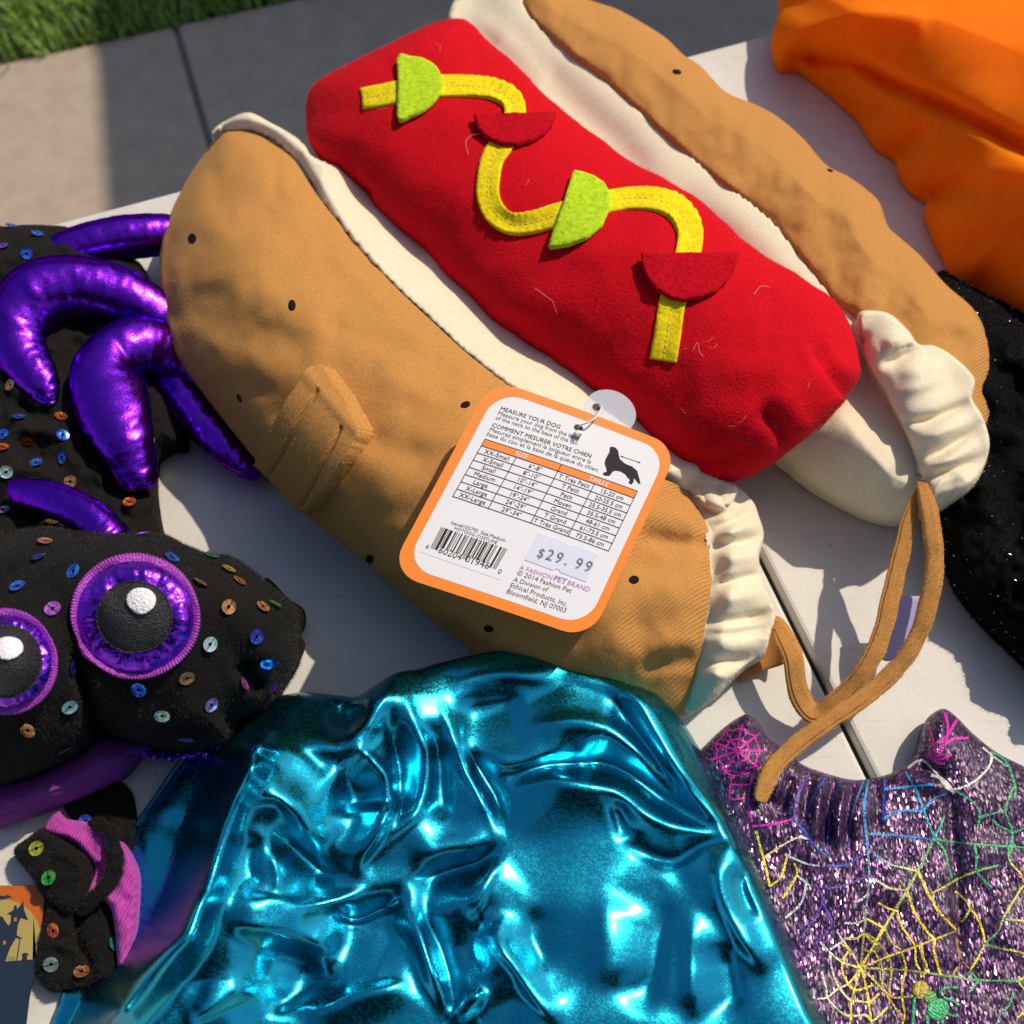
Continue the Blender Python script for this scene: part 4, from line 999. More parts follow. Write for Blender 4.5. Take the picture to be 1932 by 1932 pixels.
    dog = [(1352, 468), (1365, 463), (1385, 470), (1400, 488), (1403, 510), (1410, 535), (1440, 560), (1480, 575), (1510, 600), (1522, 640), (1530, 675), (1515, 670), (1500, 650), (1492, 642), (1489, 665), (1478, 678), (1460, 670), (1468, 650), (1455, 640), (1440, 620), (1415, 605), (1385, 600), (1370, 605), (1350, 630), (1325, 630), (1312, 622), (1315, 612), (1335, 605), (1330, 585), (1322, 560), (1325, 540), (1340, 510), (1350, 495)]
    u, v = uv([p[0] for p in dog], [p[1] for p in dog]); sheet('dog_silhouette', np.c_[u, v], .00016, 0, M_ink, card, .05)
    u, v = uv([1416, 1526, 1412, 1430, 1424, 1530, 1514, 1518], [518, 553, 516, 517, 525, 555, 556, 546])
    ar = [rule((u[0], v[0]), (u[1], v[1]), .00010)]
    for k in (2, 5): ar.append((at(u[k:k+3], v[k:k+3], np.full(3, .00022)), [(0, 1, 2)]))
    V, Fc = join(ar); mesh_obj('measuring_arrow', V, Fc, M_ink, t, card, smooth=False)
    # punched hole, fastener loop, clear round disc
    u, v = uv(*ell(1172, 357, 26, 18, .35, 18).T); sheet('hole', np.c_[u, v], .00030, 0, mat('hole_shadow', (.07, .045, .03), .9), card, .1)
    M_clear2 = M_clear
    u, v = uv(*ell(1362, 256, 153, 120, .4, 48).T); disc = sheet('plastic_disc', np.c_[u, v], -.0020, .0006, M_clear2, None, .1)
    u, v = uv(*ell(1283, 232, 25, 20, .35, 16).T); sheet('hole', np.c_[u, v], -.0017, 0, mat('hole_shadow', (.10, .07, .05), .9), disc, .1)
    u, v = uv([1165, 1178, 1225, 1268, 1300, 1290], [365, 348, 335, 300, 245, 225])
    V, Fc = wire(at(u, v, np.array([-.0008, .0012, .0034, .0030, .0010, -.003])), .00042, 8, 30); mesh_obj('fastener_loop', V, Fc, M_nylon, t)
    u, v = uv([1150, 1163, 1186], [400, 392, 398]); V, Fc = wire(at(u, v, np.full(3, .0016)), .0013, 10, 8); mesh_obj('fastener_bar', V, Fc, M_nylon, t)
tag()

# ------------------------------------------------------------------ teal metallic costume
def ztl(P): return [(191.7+.69445*x, 1181.9+.69445*y) for x, y in P]
teal_f = [
    (ztl([(480, 270), (410, 330), (395, 380), (340, 490), (290, 620), (250, 780), (200, 880), (80, 1020), (20, 1100)]), 33.8, 0.016, 'g', .08),
    (ztl([(395, 500), (430, 470), (480, 465), (520, 500), (560, 560), (620, 605)]), 19.5, 0.006), (ztl([(450, 540), (520, 600), (600, 670), (640, 710)]), 22.1, -0.006),
    (ztl([(640, 400), (680, 440), (690, 520)]), 59.8, -0.007), (ztl([(620, 335), (700, 335), (770, 400), (790, 480), (760, 550), (710, 620), (675, 700)]), 16.9, 0.007),
    (ztl([(640, 370), (660, 400), (680, 405)]), 10.4, -0.003), (ztl([(800, 140), (740, 230), (690, 290), (630, 325)]), 20.8, 0.006), (ztl([(600, 230), (660, 250), (720, 200)]), 28.6, -0.014),
    (ztl([(800, 140), (845, 250), (882, 330), (884, 430), (850, 510), (780, 570), (720, 640)]), 16.9, 0.006), (ztl([(780, 240), (800, 330), (810, 420), (790, 520)]), 15.6, -0.005), (ztl([(905, 300), (915, 380), (925, 470), (950, 540)]), 19.5, -0.004),
    (ztl([(930, 180), (945, 270), (990, 390), (1050, 500), (1098, 590)]), 15.6, 0.006), (ztl([(975, 310), (1030, 400), (1080, 480), (1092, 560)]), 13, -0.007), (ztl([(1010, 350), (1100, 375), (1200, 350), (1300, 360)]), 18.2, 0.004),
    (ztl([(1120, 300), (1250, 262), (1370, 280), (1460, 340), (1560, 440)]), 23.4, 0.007), (ztl([(1080, 410), (1200, 385), (1330, 370), (1440, 410), (1560, 500), (1700, 555)]), 19.5, -0.008), (ztl([(1110, 460), (1180, 400), (1280, 420), (1390, 450), (1500, 520), (1620, 560), (1730, 568)]), 19.5, 0.006),
    (ztl([(1390, 470), (1410, 540), (1420, 590)]), 18.2, -0.004), (ztl([(1730, 570), (1640, 590), (1560, 640), (1450, 610), (1400, 560)]), 18.2, -0.006), (ztl([(1730, 570), (1680, 640), (1690, 740), (1740, 850), (1820, 960)]), 20.8, 0.007), (ztl([(1740, 640), (1740, 720), (1780, 800)]), 15.6, -0.005),
    (ztl([(1280, 110), (1420, 165), (1500, 280), (1590, 430), (1720, 560)]), 22.1, 0.006), (ztl([(1370, 190), (1440, 280), (1520, 380), (1620, 470)]), 18.2, -0.006), (ztl([(1510, 210), (1580, 320), (1650, 430), (1720, 540)]), 15.6, -0.005),
    (ztl([(330, 750), (450, 745), (600, 762), (740, 708)]), 19.5, 0.006), (ztl([(600, 770), (680, 798), (760, 770), (830, 745)]), 11.7, -0.008), (ztl([(620, 800), (680, 840), (780, 830), (840, 880)]), 31.2, -0.004),
    (ztl([(330, 815), (430, 818), (520, 838), (590, 868), (625, 905), (600, 935)]), 19.5, 0.006), (ztl([(420, 880), (520, 900), (600, 970)]), 28.6, -0.005),
    (ztl([(220, 1080), (380, 990), (420, 968)]), 20.8, 0.006), (ztl([(560, 1070), (700, 1000), (860, 972)]), 20.8, 0.006), (ztl([(430, 1050), (520, 1010), (640, 940)]), 23.4, -0.005),
    (ztl([(825, 740), (870, 850), (910, 960), (945, 1080)]), 10.4, 0.006), (ztl([(850, 740), (900, 860), (935, 960), (980, 1080)]), 15.6, -0.006), (ztl([(830, 700), (930, 665), (1020, 640), (1090, 600)]), 18.2, -0.007), (ztl([(840, 650), (930, 600), (1060, 600)]), 26, 0.003),
    (ztl([(1085, 620), (1050, 670), (1030, 720), (1000, 800)]), 18.2, 0.005), (ztl([(1110, 770), (1075, 850), (1125, 930), (1180, 1010), (1260, 1090)]), 16.9, 0.007), (ztl([(1050, 790), (1010, 860), (1040, 950)]), 20.8, -0.004), (ztl([(1190, 750), (1180, 850), (1220, 950)]), 26, -0.003),
    (ztl([(1560, 740), (1510, 830), (1490, 930), (1470, 1080)]), 33.8, -0.006), (ztl([(1380, 700), (1370, 850), (1390, 1000)]), 44.2, 0.004), (ztl([(1680, 850), (1700, 950), (1720, 1080)]), 26, -0.005), (ztl([(1610, 760), (1600, 900), (1610, 1080)]), 28.6, 0.005), (ztl([(950, 1080), (1000, 1010), (1060, 1020)]), 18.2, 0.005),
    (ztl([(940, 130), (980, 150), (1100, 130), (1250, 150)]), 23.4, 0.003), (ztl([(960, 230), (1050, 220), (1150, 210)]), 28.6, -0.004), (ztl([(500, 300), (560, 330), (620, 420)]), 23.4, -0.004), (ztl([(420, 560), (400, 650), (420, 720)]), 20.8, -0.004), (ztl([(460, 600), (480, 680), (470, 740)]), 15.6, 0.003)]
TEAL_OUT = [(532, 1312, .020), (581, 1306, .020), (640, 1312, .020), (672, 1314, .022), (700, 1298, .032), (747, 1270, .045), (790, 1262, .042), (831, 1250, .042), (921, 1230, .042), (1004, 1222, .042), (1081, 1247, .04), (1164, 1282, .036), (1233, 1306, .032), (1275, 1345, .026), (1303, 1384, .022), (1338, 1447, .018), (1386, 1550, .016), (1414, 1600, .013), (1443, 1668, .011), (1476, 1737, .010), (1511, 1821, .009), (1540, 1890, .009), (1580, 1985, .009), (1500, 2030, .03), (900, 2040, .05), (400, 2030, .03), (170, 2010, .006), (100, 1950, .004), (112, 1890, .004), (125, 1862, .004), (190, 1850, .004), (225, 1800, .005), (230, 1720, .005), (240, 1630, .005), (258, 1560, .005), (300, 1495, .005), (345, 1428, .006), (400, 1390, .008), (450, 1360, .012), (500, 1325, .016)]
def facets(lines, bounds, zero, spacing=42):
    """cloth stretched between traced crests and hollows: flat panels meeting in creases"""
    pts = []; h = []; edges = []
    def add(x, y, v):
        for i, p in enumerate(pts):
            if (p[0]-x)**2+(p[1]-y)**2 < 64: h[i] = (h[i]+v)/2; return i
        pts.append((x, y)); h.append(v); return len(pts)-1
    for f in lines:
        P = evenly(f[0], spacing); last = None; n = len(P)
        for k in range(n):
            t = k/(n-1); v = f[2]*min(1, 3.2*min(t, 1-t)+.12)
            i = add(P[k, 0], P[k, 1], v)
            if last is not None and last != i: edges.append((last, i))
            last = i
    for x, y in zero: add(x, y, 0.0)
    vo, eo, fo, *_ = delaunay_2d_cdt([Vector(p) for p in pts], edges, [], 0, 1e-4)
    P = np.array([tuple(v) for v in vo]); H = np.zeros(len(P)); src = np.array(pts); hs = np.array(h)
    for i, p in enumerate(P):
        d = ((src-p)**2).sum(1); j = np.argsort(d)[:2]; H[i] = hs[j[0]] if d[j[0]] < 1 else (hs[j[0]]/d[j[0]]**.5+hs[j[1]]/d[j[1]]**.5)/(1/d[j[0]]**.5+1/d[j[1]]**.5)
    T = BVHTree.FromPolygons([(p[0], p[1], v*1000) for p, v in zip(P, H)], [tuple(f) for f in fo])
    dn = Vector((0, 0, -1))
    def ev(x, y, r=15):
        out = np.zeros(len(x)); offs = [(0, 0)]+[(r*math.cos(a), r*math.sin(a)) for a in np.arange(6)*math.pi/3]+[(r*.55*math.cos(a+.5), r*.55*math.sin(a+.5)) for a in np.arange(4)*math.pi/2]
        for ox, oy in offs:
            for i in range(len(x)):
                q = T.ray_cast(Vector((x[i]+ox, y[i]+oy, 500)), dn)[0]
                if q is not None: out[i] += q.z
        return out/len(offs)/1000
    return ev
teal_ev = facets([f for f in teal_f if len(f) == 3], None, [(x, y) for x, y, _ in evenly([(532, 1312, 0), (672, 1314, 0), (747, 1270, 0), (1004, 1222, 0), (1233, 1306, 0), (1338, 1447, 0), (1443, 1668, 0), (1540, 1890, 0), (1580, 1985, 0), (900, 2040, 0), (170, 2010, 0), (125, 1862, 0), (258, 1560, 0), (345, 1428, 0)], 70, True)]+[(1050, 1690), (1100, 1850), (1250, 1650), (1300, 1800), (640, 1840), (560, 1900), (1200, 1560), (1360, 1760), (980, 1880)])
teal_f = [f if len(f) > 3 else (f[0], f[1]*1.0, f[2]*.42, 'fF'[k % 2]) for k, f in enumerate(teal_f)]
def teal_h(x, y, d, he):
    lx = np.interp(y, [1310, 1420, 1550, 1680, 1760, 1850, 2040], [540, 478, 428, 385, 340, 250, 160])
    right = sst(x, lx-85, lx+12)
    low = he+.004*prof(d, 40)
    b = he+(.046-he)*prof(d, 34)+.024*np.exp(-((x-lx-10)/210)**2)*prof(d, 90)
    b = low+(b-low)*right
    b = b-.030*sst(y, 1330, 1250)*0
    back = sst(x, 700, 640)*sst(y, 1420, 1330); b = b-.020*back*prof(d, 30)
    top_dip = 0
    wx = x+fbm(x, y, 90, 301, 1)*6; wy = y+fbm(x, y, 90, 305, 1)*6
    return np.maximum(b+(.75-.35*sst(x, 900, 1060)*sst(y, 1500, 1600))*teal_ev(wx, wy)*np.minimum(prof(d, 30), 1)+folds(x+fbm(x, y, 70, 301, 1)*5, y+fbm(x, y, 70, 305, 1)*5, teal_f)*(.95+.3*fbm(x, y, 90, 311, 1))*np.minimum(prof(d, 26)+.25, 1)+fbm(x, y, 150, 71, 1)*.0016*prof(d, 40), .0015)
tl = Thing('teal_costume', 'crumpled shiny teal metallic costume lying in front of the hot dog', 'costume', (-.01, .08, TZ))
V, Fc = relief(TEAL_OUT, teal_h, 4.6); tl_o = mesh_obj('fabric', V, Fc, M_teal, tl); S_teal = Surf((V, Fc))
pp = U([356, 330, 300, 275, 258], [1420, 1452, 1496, 1532, 1558], [.010, .009, .008, .007, .006]); V, Fc = wire(pp, .0012, 8, 40); mesh_obj('piping', V, Fc, M_tealedge, tl)

# ------------------------------------------------------------------ purple glitter costume with web print
def zg(P): return [(1213.9+.4379*x, 1086.1+.4379*y) for x, y in P]
gl = Thing('glitter_costume', 'purple glitter pet costume printed with rainbow spider webs and ear points', 'costume', (.16, .05, TZ))
glf = [(zg([(640, 850), (610, 960), (600, 1060)]), 10, -.003), (zg([(720, 860), (700, 980), (690, 1090)]), 9, -.003), (zg([(830, 870), (800, 1000), (790, 1180)]), 10, -.004), (zg([(910, 890), (880, 1020), (880, 1180)]), 9, -.003), (zg([(770, 870), (750, 1000), (740, 1150)]), 9, .003), (zg([(870, 890), (845, 1020), (840, 1180)]), 9, .003),
       (zg([(1000, 890), (1010, 1000), (1000, 1100)]), 10, -.002), (zg([(1300, 820), (1320, 950), (1330, 1100), (1350, 1300), (1360, 1700)]), 12, -.0025), (zg([(1180, 830), (1250, 840), (1310, 860)]), 12, -.004), (zg([(1150, 870), (1250, 900), (1340, 930)]), 14, .003), (zg([(1290, 600), (1270, 700), (1260, 800)]), 14, .003), (zg([(430, 640), (430, 740), (450, 850)]), 22, .003), (zg([(420, 900), (520, 960), (620, 1010)]), 18, -.003)]
V, Fc = relief([(1300, 1440, .006), (1323, 1414, .007), (1363, 1375, .008), (1402, 1349, .009), (1418, 1352, .009), (1433, 1366, .009), (1450, 1393, .008), (1477, 1412, .008), (1512, 1441, .007), (1555, 1458, .007), (1608, 1471, .007), (1652, 1467, .007), (1687, 1456, .008), (1717, 1436, .009), (1735, 1406, .010), (1746, 1371, .011), (1757, 1349, .011), (1779, 1337, .011), (1801, 1349, .011), (1836, 1384, .010), (1880, 1419, .009), (1932, 1446, .009), (2040, 1500, .009), (2080, 1750, .009), (2060, 2020, .009), (1750, 2040, .008), (1500, 2010, .006), (1420, 1800, .004), (1340, 1560, .004)],
    lambda x, y, d, he: he+.010*prof(d, 70)+fbm(x, y, 80, 91, 2)*.0016+folds(x, y, glf)*prof(d, 22), 5, inset=.1)
gl_o = mesh_obj('fabric', V, Fc, M_glit, gl); S_gl = Surf((V, Fc))
def web():
    """printed web threads, as traced (coordinates in two enlarged views)"""
    A = lambda P: zg(P)
    B = lambda P: [(1533.3+.20634*x, 1533.3+.20634*y) for x, y in P]
    ye, gr, bl, cy, vi, ma, wh, ol = (.78, .60, .03), (.05, .38, .16), (.03, .10, .55), (.03, .36, .72), (.12, .05, .45), (.60, .02, .36), (.62, .62, .60), (.40, .32, .05)
    L = []
    def ad(P, c0, c1=None, wd=2.6): L.append((P, c0, c1 or c0, wd))
    # large yellow web
    hub = (440, 1420)
    ad(B([hub, (480, 960), (515, 600), (500, 330), (470, 0)]), ol, cy, 2.6); ad(B([hub, (650, 1060), (860, 710), (990, 480), (1110, 230)]), ye, gr, 3.4); ad(B([hub, (700, 1310), (930, 1230), (1110, 1160), (1310, 1080)]), ye, ol)
    ad(B([hub, (850, 1440), (1280, 1500), (1500, 1530), (1900, 1540)]), ol, gr); ad(B([hub, (350, 1270), (270, 1160), (220, 1080)]), ye, wh); ad(B([hub, (280, 1370), (160, 1280), (70, 1180)]), ye, wh); ad(B([hub, (330, 1560), (230, 1610), (130, 1690), (40, 1700)]), ye, wh)
    ad(B([hub, (380, 1620), (350, 1760), (350, 1860), (330, 1990)]), ye); ad(B([hub, (490, 1600), (520, 1800), (550, 1990)]), ye); ad(B([hub, (540, 1510), (640, 1620), (740, 1760), (830, 1900)]), ye, ol)
    ad(B([(490, 1100), (590, 1180), (690, 1310), (720, 1450), (700, 1620), (730, 1690)]), ol); ad(B([(560, 1260), (620, 1370), (640, 1460), (640, 1600), (720, 1680), (810, 1690), (930, 1670)]), ol); ad(B([(660, 1060), (720, 1180), (810, 1270), (850, 1430), (820, 1560), (820, 1700), (840, 1850), (800, 1990)]), ol, ye)
    ad(B([(770, 890), (820, 1050), (930, 1210), (940, 1350), (980, 1440)]), ye); ad(B([(860, 710), (940, 930), (1040, 1080), (1110, 1160), (1110, 1270), (1170, 1480)]), ye, wd=3.2); ad(B([(965, 540), (1060, 750), (1150, 900), (1310, 1070)]), ye, wd=3.2)
    ad(B([(990, 1200), (1010, 1330), (1040, 1400), (1010, 1510)]), ye, wd=3.4); ad(B([(490, 970), (600, 1030), (660, 1060)]), ye); ad(B([(600, 820), (700, 880), (770, 890)]), ye); ad(B([(560, 600), (700, 690), (860, 710)]), wh, ye); ad(B([(560, 380), (700, 470), (860, 510), (965, 540)]), cy, ye)
    ad(B([(1080, 740), (1200, 680), (1300, 620), (1480, 540), (1700, 480)]), ye, gr); ad(B([(300, 1150), (400, 1150), (470, 1110), (560, 1180), (640, 1060)]), ye); ad(B([(450, 1240), (520, 1270), (570, 1260), (590, 1190)]), ol)
    ad(B([(270, 1200), (330, 1260), (280, 1330), (270, 1440), (310, 1540), (380, 1620), (490, 1600), (560, 1570)]), ye); ad(B([(160, 1280), (170, 1400), (230, 1580), (350, 1720), (400, 1720), (520, 1730), (610, 1650)]), wh, ye); ad(B([(80, 1450), (120, 1600), (140, 1700), (250, 1820), (350, 1860), (480, 1850), (550, 1900), (680, 1780)]), wh, ye)
    ad(B([(160, 1250), (270, 1180), (300, 1150)]), wh); ad(B([(290, 1010), (400, 1010), (490, 970)]), wh, ol); ad(B([(380, 820), (450, 790), (515, 730)]), wh)
    ad(B([(1300, 720), (1400, 800), (1440, 870), (1500, 950), (1550, 1070), (1570, 1190), (1520, 1310), (1440, 1440)]), ye); ad(B([(1440, 880), (1390, 970), (1350, 1000)]), ye); ad(B([(1280, 1490), (1320, 1410)]), ye); ad(B([(1310, 1150), (1340, 1300), (1440, 1440)]), (.3, .12, .03)); ad(B([(1440, 1450), (1500, 1540), (1430, 1640)]), gr)
    ad(B([(1570, 1200), (1700, 1080), (1740, 970), (1850, 780), (1930, 660)]), gr, ye); ad(B([(1740, 970), (1930, 990)]), gr, ye); ad(B([(1580, 1200), (1720, 1240), (1880, 1270), (1960, 1310)]), gr, ye); ad(B([(1110, 240), (1300, 270), (1500, 290), (1790, 310), (1960, 320)]), gr); ad(B([(1790, 310), (1800, 440), (1900, 560), (1930, 640)]), gr, ye)
    ad(B([(1110, 240), (1200, 340), (1240, 480), (1270, 600)]), gr); ad(B([(1480, 290), (1500, 420), (1500, 540), (1640, 690)]), gr); ad(B([(1800, 300), (1820, 190), (1700, 120), (1640, 60)]), gr); ad(B([(1820, 190), (1960, 130)]), gr); ad(B([(1110, 230), (1170, 120), (1190, 40)]), cy, gr); ad(B([(1870, 1530), (1960, 1500)]), ye); ad(B([(1870, 1530), (1960, 1650)]), ye); ad(B([(1690, 1870), (1800, 1750), (1830, 1640)]), gr); ad(B([(1870, 1880), (1950, 1800)]), ye); ad(B([(1530, 0), (1510, 120)]), gr)
    # blue threads of the pleated top
    ad(A([(795, 855), (720, 980), (700, 1110), (790, 1210)]), bl, bl, 2.2); ad(A([(860, 870), (810, 1000), (790, 1200)]), bl, vi, 2.2); ad(A([(950, 880), (900, 1030), (880, 1190)]), cy, vi, 2.2); ad(A([(970, 880), (950, 1020), (970, 1180)]), cy, bl, 3); ad(A([(1040, 920), (1100, 915), (1180, 905), (1250, 900)]), cy, cy, 2.8); ad(A([(1030, 1050), (1100, 1015), (1205, 1015)]), cy, cy, 3)
    ad(A([(1205, 1015), (1250, 960), (1300, 940)]), cy); ad(A([(1170, 910), (1210, 1020), (1255, 1130)]), cy, gr, 3); ad(A([(975, 1112), (1100, 1120), (1240, 1135)]), cy, bl, 3); ad(A([(790, 1250), (870, 1245), (970, 1185)]), bl, vi); ad(A([(790, 1350), (880, 1330), (975, 1290)]), vi); ad(A([(1130, 845), (1170, 915)]), cy); ad(A([(1040, 880), (1035, 1000), (1030, 1060)]), bl); ad(A([(640, 1040), (700, 1110)]), bl); ad(A([(710, 860), (660, 960), (650, 1050)]), vi)
    # violet and white threads by the teal cloth
    ad(A([(470, 1080), (560, 1070), (640, 1050)]), ma); ad(A([(485, 1100), (520, 1230), (545, 1340)]), ye, ye, 3); ad(A([(515, 1220), (570, 1180), (660, 1130), (710, 1135)]), ye, wh); ad(A([(610, 1200), (700, 1240), (760, 1250)]), wh); ad(A([(650, 1240), (660, 1290), (600, 1390)]), ye); ad(A([(620, 1210), (590, 1300), (545, 1335)]), ye); ad(A([(700, 1330), (680, 1410), (610, 1475)]), wh); ad(A([(740, 1330), (770, 1410), (680, 1560)]), vi, vi, 2.6); ad(A([(770, 1410), (810, 1500), (740, 1590)]), vi); ad(A([(660, 1290), (720, 1340)]), wh)
    # pink webs on the two points
    c = (405, 755)
    for a in range(0, 360, 40):
        r = math.radians(a); ad(A([c, (c[0]+60*math.cos(r), c[1]+60*math.sin(r)), (c[0]+125*math.cos(r), c[1]+115*math.sin(r))]), ma, ma, 2.6)
    for rr in (55, 100):
        for a in range(0, 360, 40):
            p = [(c[0]+rr*math.cos(math.radians(a+q*10))*(1-.06*math.sin(q*math.pi/4)*2), c[1]+rr*math.sin(math.radians(a+q*10))*(1-.06*math.sin(q*math.pi/4)*2)) for q in range(5)]
            ad(A(p), ma, ma, 2.2)
    for P in ([(470, 860), (450, 960), (470, 1060)], [(380, 860), (370, 960)], [(370, 900), (450, 900), (500, 880)], [(370, 965), (440, 960)], [(330, 820), (380, 860), (460, 850)]): ad(A(P), ma, ma, 2.4)
    for P in ([(1230, 650), (1250, 710), (1260, 790)], [(1300, 590), (1310, 680), (1270, 780)], [(1350, 620), (1300, 700), (1240, 730)], [(1400, 700), (1320, 710), (1260, 770)], [(1220, 780), (1280, 790), (1330, 770)], [(1230, 760), (1260, 800), (1300, 810)]): ad(A(P), (.75, .02, .42), None, 3.4)
    ad(A([(1140, 830), (1200, 795), (1260, 850), (1320, 920), (1420, 890), (1490, 820), (1500, 760)]), wh, wh, 3); ad(A([(1240, 860), (1290, 880), (1340, 940)]), wh, wh, 4); ad(A([(1500, 760), (1560, 800), (1600, 900), (1600, 960)]), gr); ad(A([(1460, 740), (1520, 790), (1580, 830)]), wh, gr); ad(A([(1330, 920), (1400, 960), (1450, 1020), (1440, 1080)]), gr); ad(A([(1600, 900), (1560, 1010), (1590, 1110), (1580, 1210)]), gr); ad(A([(1450, 1040), (1560, 1010)]), gr)
    Vs = []; Fs = []; Cs = []; n = 0
    for P, c0, c1, wd in L:
        P = np.array([(x, y, wd) for x, y in P]); keep = []
        P = evenly(P, 5) if len(P) > 2 else np.array([P[0]+(P[1]-P[0])*k for k in np.linspace(0, 1, max(2, int(np.hypot(*(P[1]-P[0])[:2])/5)+1))])
        hits = [S_gl.hit(x, y) is not None for x, y, _ in P]
        if not all(hits): P = P[np.array(hits)]
        if len(P) < 2: continue
        P[:, 2] *= 1+.25*fbm(P[:, 0], P[:, 1], 7, 8, 1)
        t = np.gradient(P[:, :2], axis=0); t /= np.linalg.norm(t, axis=1)[:, None]+1e-9; nn = np.c_[-t[:, 1], t[:, 0]]*P[:, 2:3]*.74
        X = np.vstack([P[:, :2]-nn, P[:, :2]+nn]); W, N = S_gl.lay(X[:, 0], X[:, 1], .00016); k = len(P)
        Vs.append(W); Fs += [(n+i, n+i+1, n+k+i+1, n+k+i) for i in range(k-1)]; n += 2*k
        s = np.linspace(0, 1, k)[:, None]; c = (1-s)*np.array(c0)+s*np.array(c1); c = np.c_[c, np.ones(k)]; Cs += [c, c]
    mesh_obj('web_print', np.vstack(Vs), Fs, M_web, gl, gl_o, cols=np.vstack(Cs))
    # printed spider
    Vs = []; Fs = []; Cs = []; n = 0
    for poly, col in ((ell(985, 1620, 75, 85, .3, 22), ol), (ell(1075, 1690, 55, 60, .3, 18), (.12, .36, .08)), (ell(1145, 1800, 100, 105, .4, 24), gr)):
        v, f = decal(S_gl, B(poly), 5, .0002, .00012); Vs.append(v); Fs += [tuple(i+n for i in q) for q in f]; n += len(v); Cs.append(np.tile([*col, 1], (len(v), 1)))
    for P in ([(1160, 1660), (1200, 1610), (1330, 1600)], [(1190, 1690), (1290, 1730), (1340, 1770)], [(930, 1690), (920, 1800), (910, 1990)], [(1040, 1850), (1050, 1990)], [(1180, 1880), (1190, 1990)], [(1220, 1840), (1300, 1860), (1330, 1840)]):
        v, f = ribbon(S_gl, [(x, y, 3) for x, y in B(P)], 5, .0002, .00012, None, 3); Vs.append(v); Fs += [tuple(i+n for i in q) for q in f]; n += len(v); Cs.append(np.tile([*gr, 1], (len(v), 1)))
    mesh_obj('spider_print', np.vstack(Vs), Fs, M_web, gl, gl_o, cols=np.vstack(Cs))
web()

# ------------------------------------------------------------------ orange plush costume
og = Thing('orange_costume', 'puffy bright orange velour pumpkin costume beside the hot dog', 'costume', (.30, .50, TZ))
ogf = [([(1505, 109), (1566, 112), (1616, 119), (1684, 156), (1752, 186), (1853, 234), (1932, 278), (2040, 330)], 15, -.010, 'g', .06), ([(1690, 290), (1712, 272), (1750, 250)], 15, -.004), ([(1752, 384), (1782, 362), (1830, 340)], 17, -.005), ([(1634, 228), (1652, 208), (1680, 190)], 13, -.003),
       ([(1570, 165), (1585, 150), (1605, 132)], 12, -.0025), ([(1600, 50), (1680, 35), (1760, 40)], 26, .0022), ([(1820, 470), (1880, 440), (1960, 430)], 30, -.003), ([(1840, 330), (1900, 320), (1980, 330)], 28, .003)]
def og_h(x, y, d, he):
    b = he+.058*(1-np.exp(-d/120))
    return b+folds(x, y, ogf)*prof(d, 22)+fbm(x, y, 150, 111, 2)*.002*prof(d, 60)
V, Fc = relief([(1500, -60, .03), (1481, 0, .028), (1470, 24, .026), (1462, 51, .024), (1462, 78, .020), (1478, 102, .018), (1501, 111, .014), (1515, 118, .012), (1572, 163, .012), (1623, 210, .012), (1637, 234, .012), (1660, 262, .012), (1694, 287, .011), (1701, 315, .012), (1728, 350, .011), (1755, 369, .010), (1749, 389, .012), (1765, 430, .012), (1796, 491, .012), (1820, 525, .012), (1853, 542, .014), (1880, 575, .014), (1904, 603, .014), (1960, 640, .014), (2120, 700, .02), (2260, 500, .03), (2300, 100, .05), (2150, -160, .04), (1750, -190, .03)], og_h, 6)
og_o = mesh_obj('body', V, Fc, M_org, og)

# ------------------------------------------------------------------ black glitter costume
bk = Thing('black_sparkle_costume', 'black furry costume with silver sparkles under the orange costume', 'costume', (.32, .33, TZ))
V, Fc = relief([(1770, 515, .01), (1800, 522, .014), (1860, 555, .02), (1960, 600, .02), (2100, 700, .02), (2120, 1000, .015), (2060, 1330, .01), (1960, 1285, .006), (1932, 1252, .006), (1885, 1205, .007), (1846, 1166, .007), (1812, 1122, .007), (1788, 1075, .008), (1770, 1018, .008), (1758, 968, .008), (1740, 900, .01), (1720, 760, .01), (1730, 600, .01)],
    lambda x, y, d, he: he+.026*prof(d, 120)+fbm(x, y, 60, 121, 3)*.004*prof(d, 25), 6)
bk_o = mesh_obj('fabric', V, Fc, mat('black_backing', (.003, .003, .003), .9, spec=.1), bk)
bk_nap = lambda: nap(V, Fc, 26000, .0022, M_blkfur, bk, bk_o, lean=1.3, width=.00016)
M_blkfur = mat('black_fur', (.002, .002, .002), .8, spec=.05)
M_spk = foil('silver_thread', (.75, .78, .85), .25)
bk_nap(); nap(V, Fc, 2600, .0014, M_spk, bk, bk_o, lean=1.8, width=.00026)

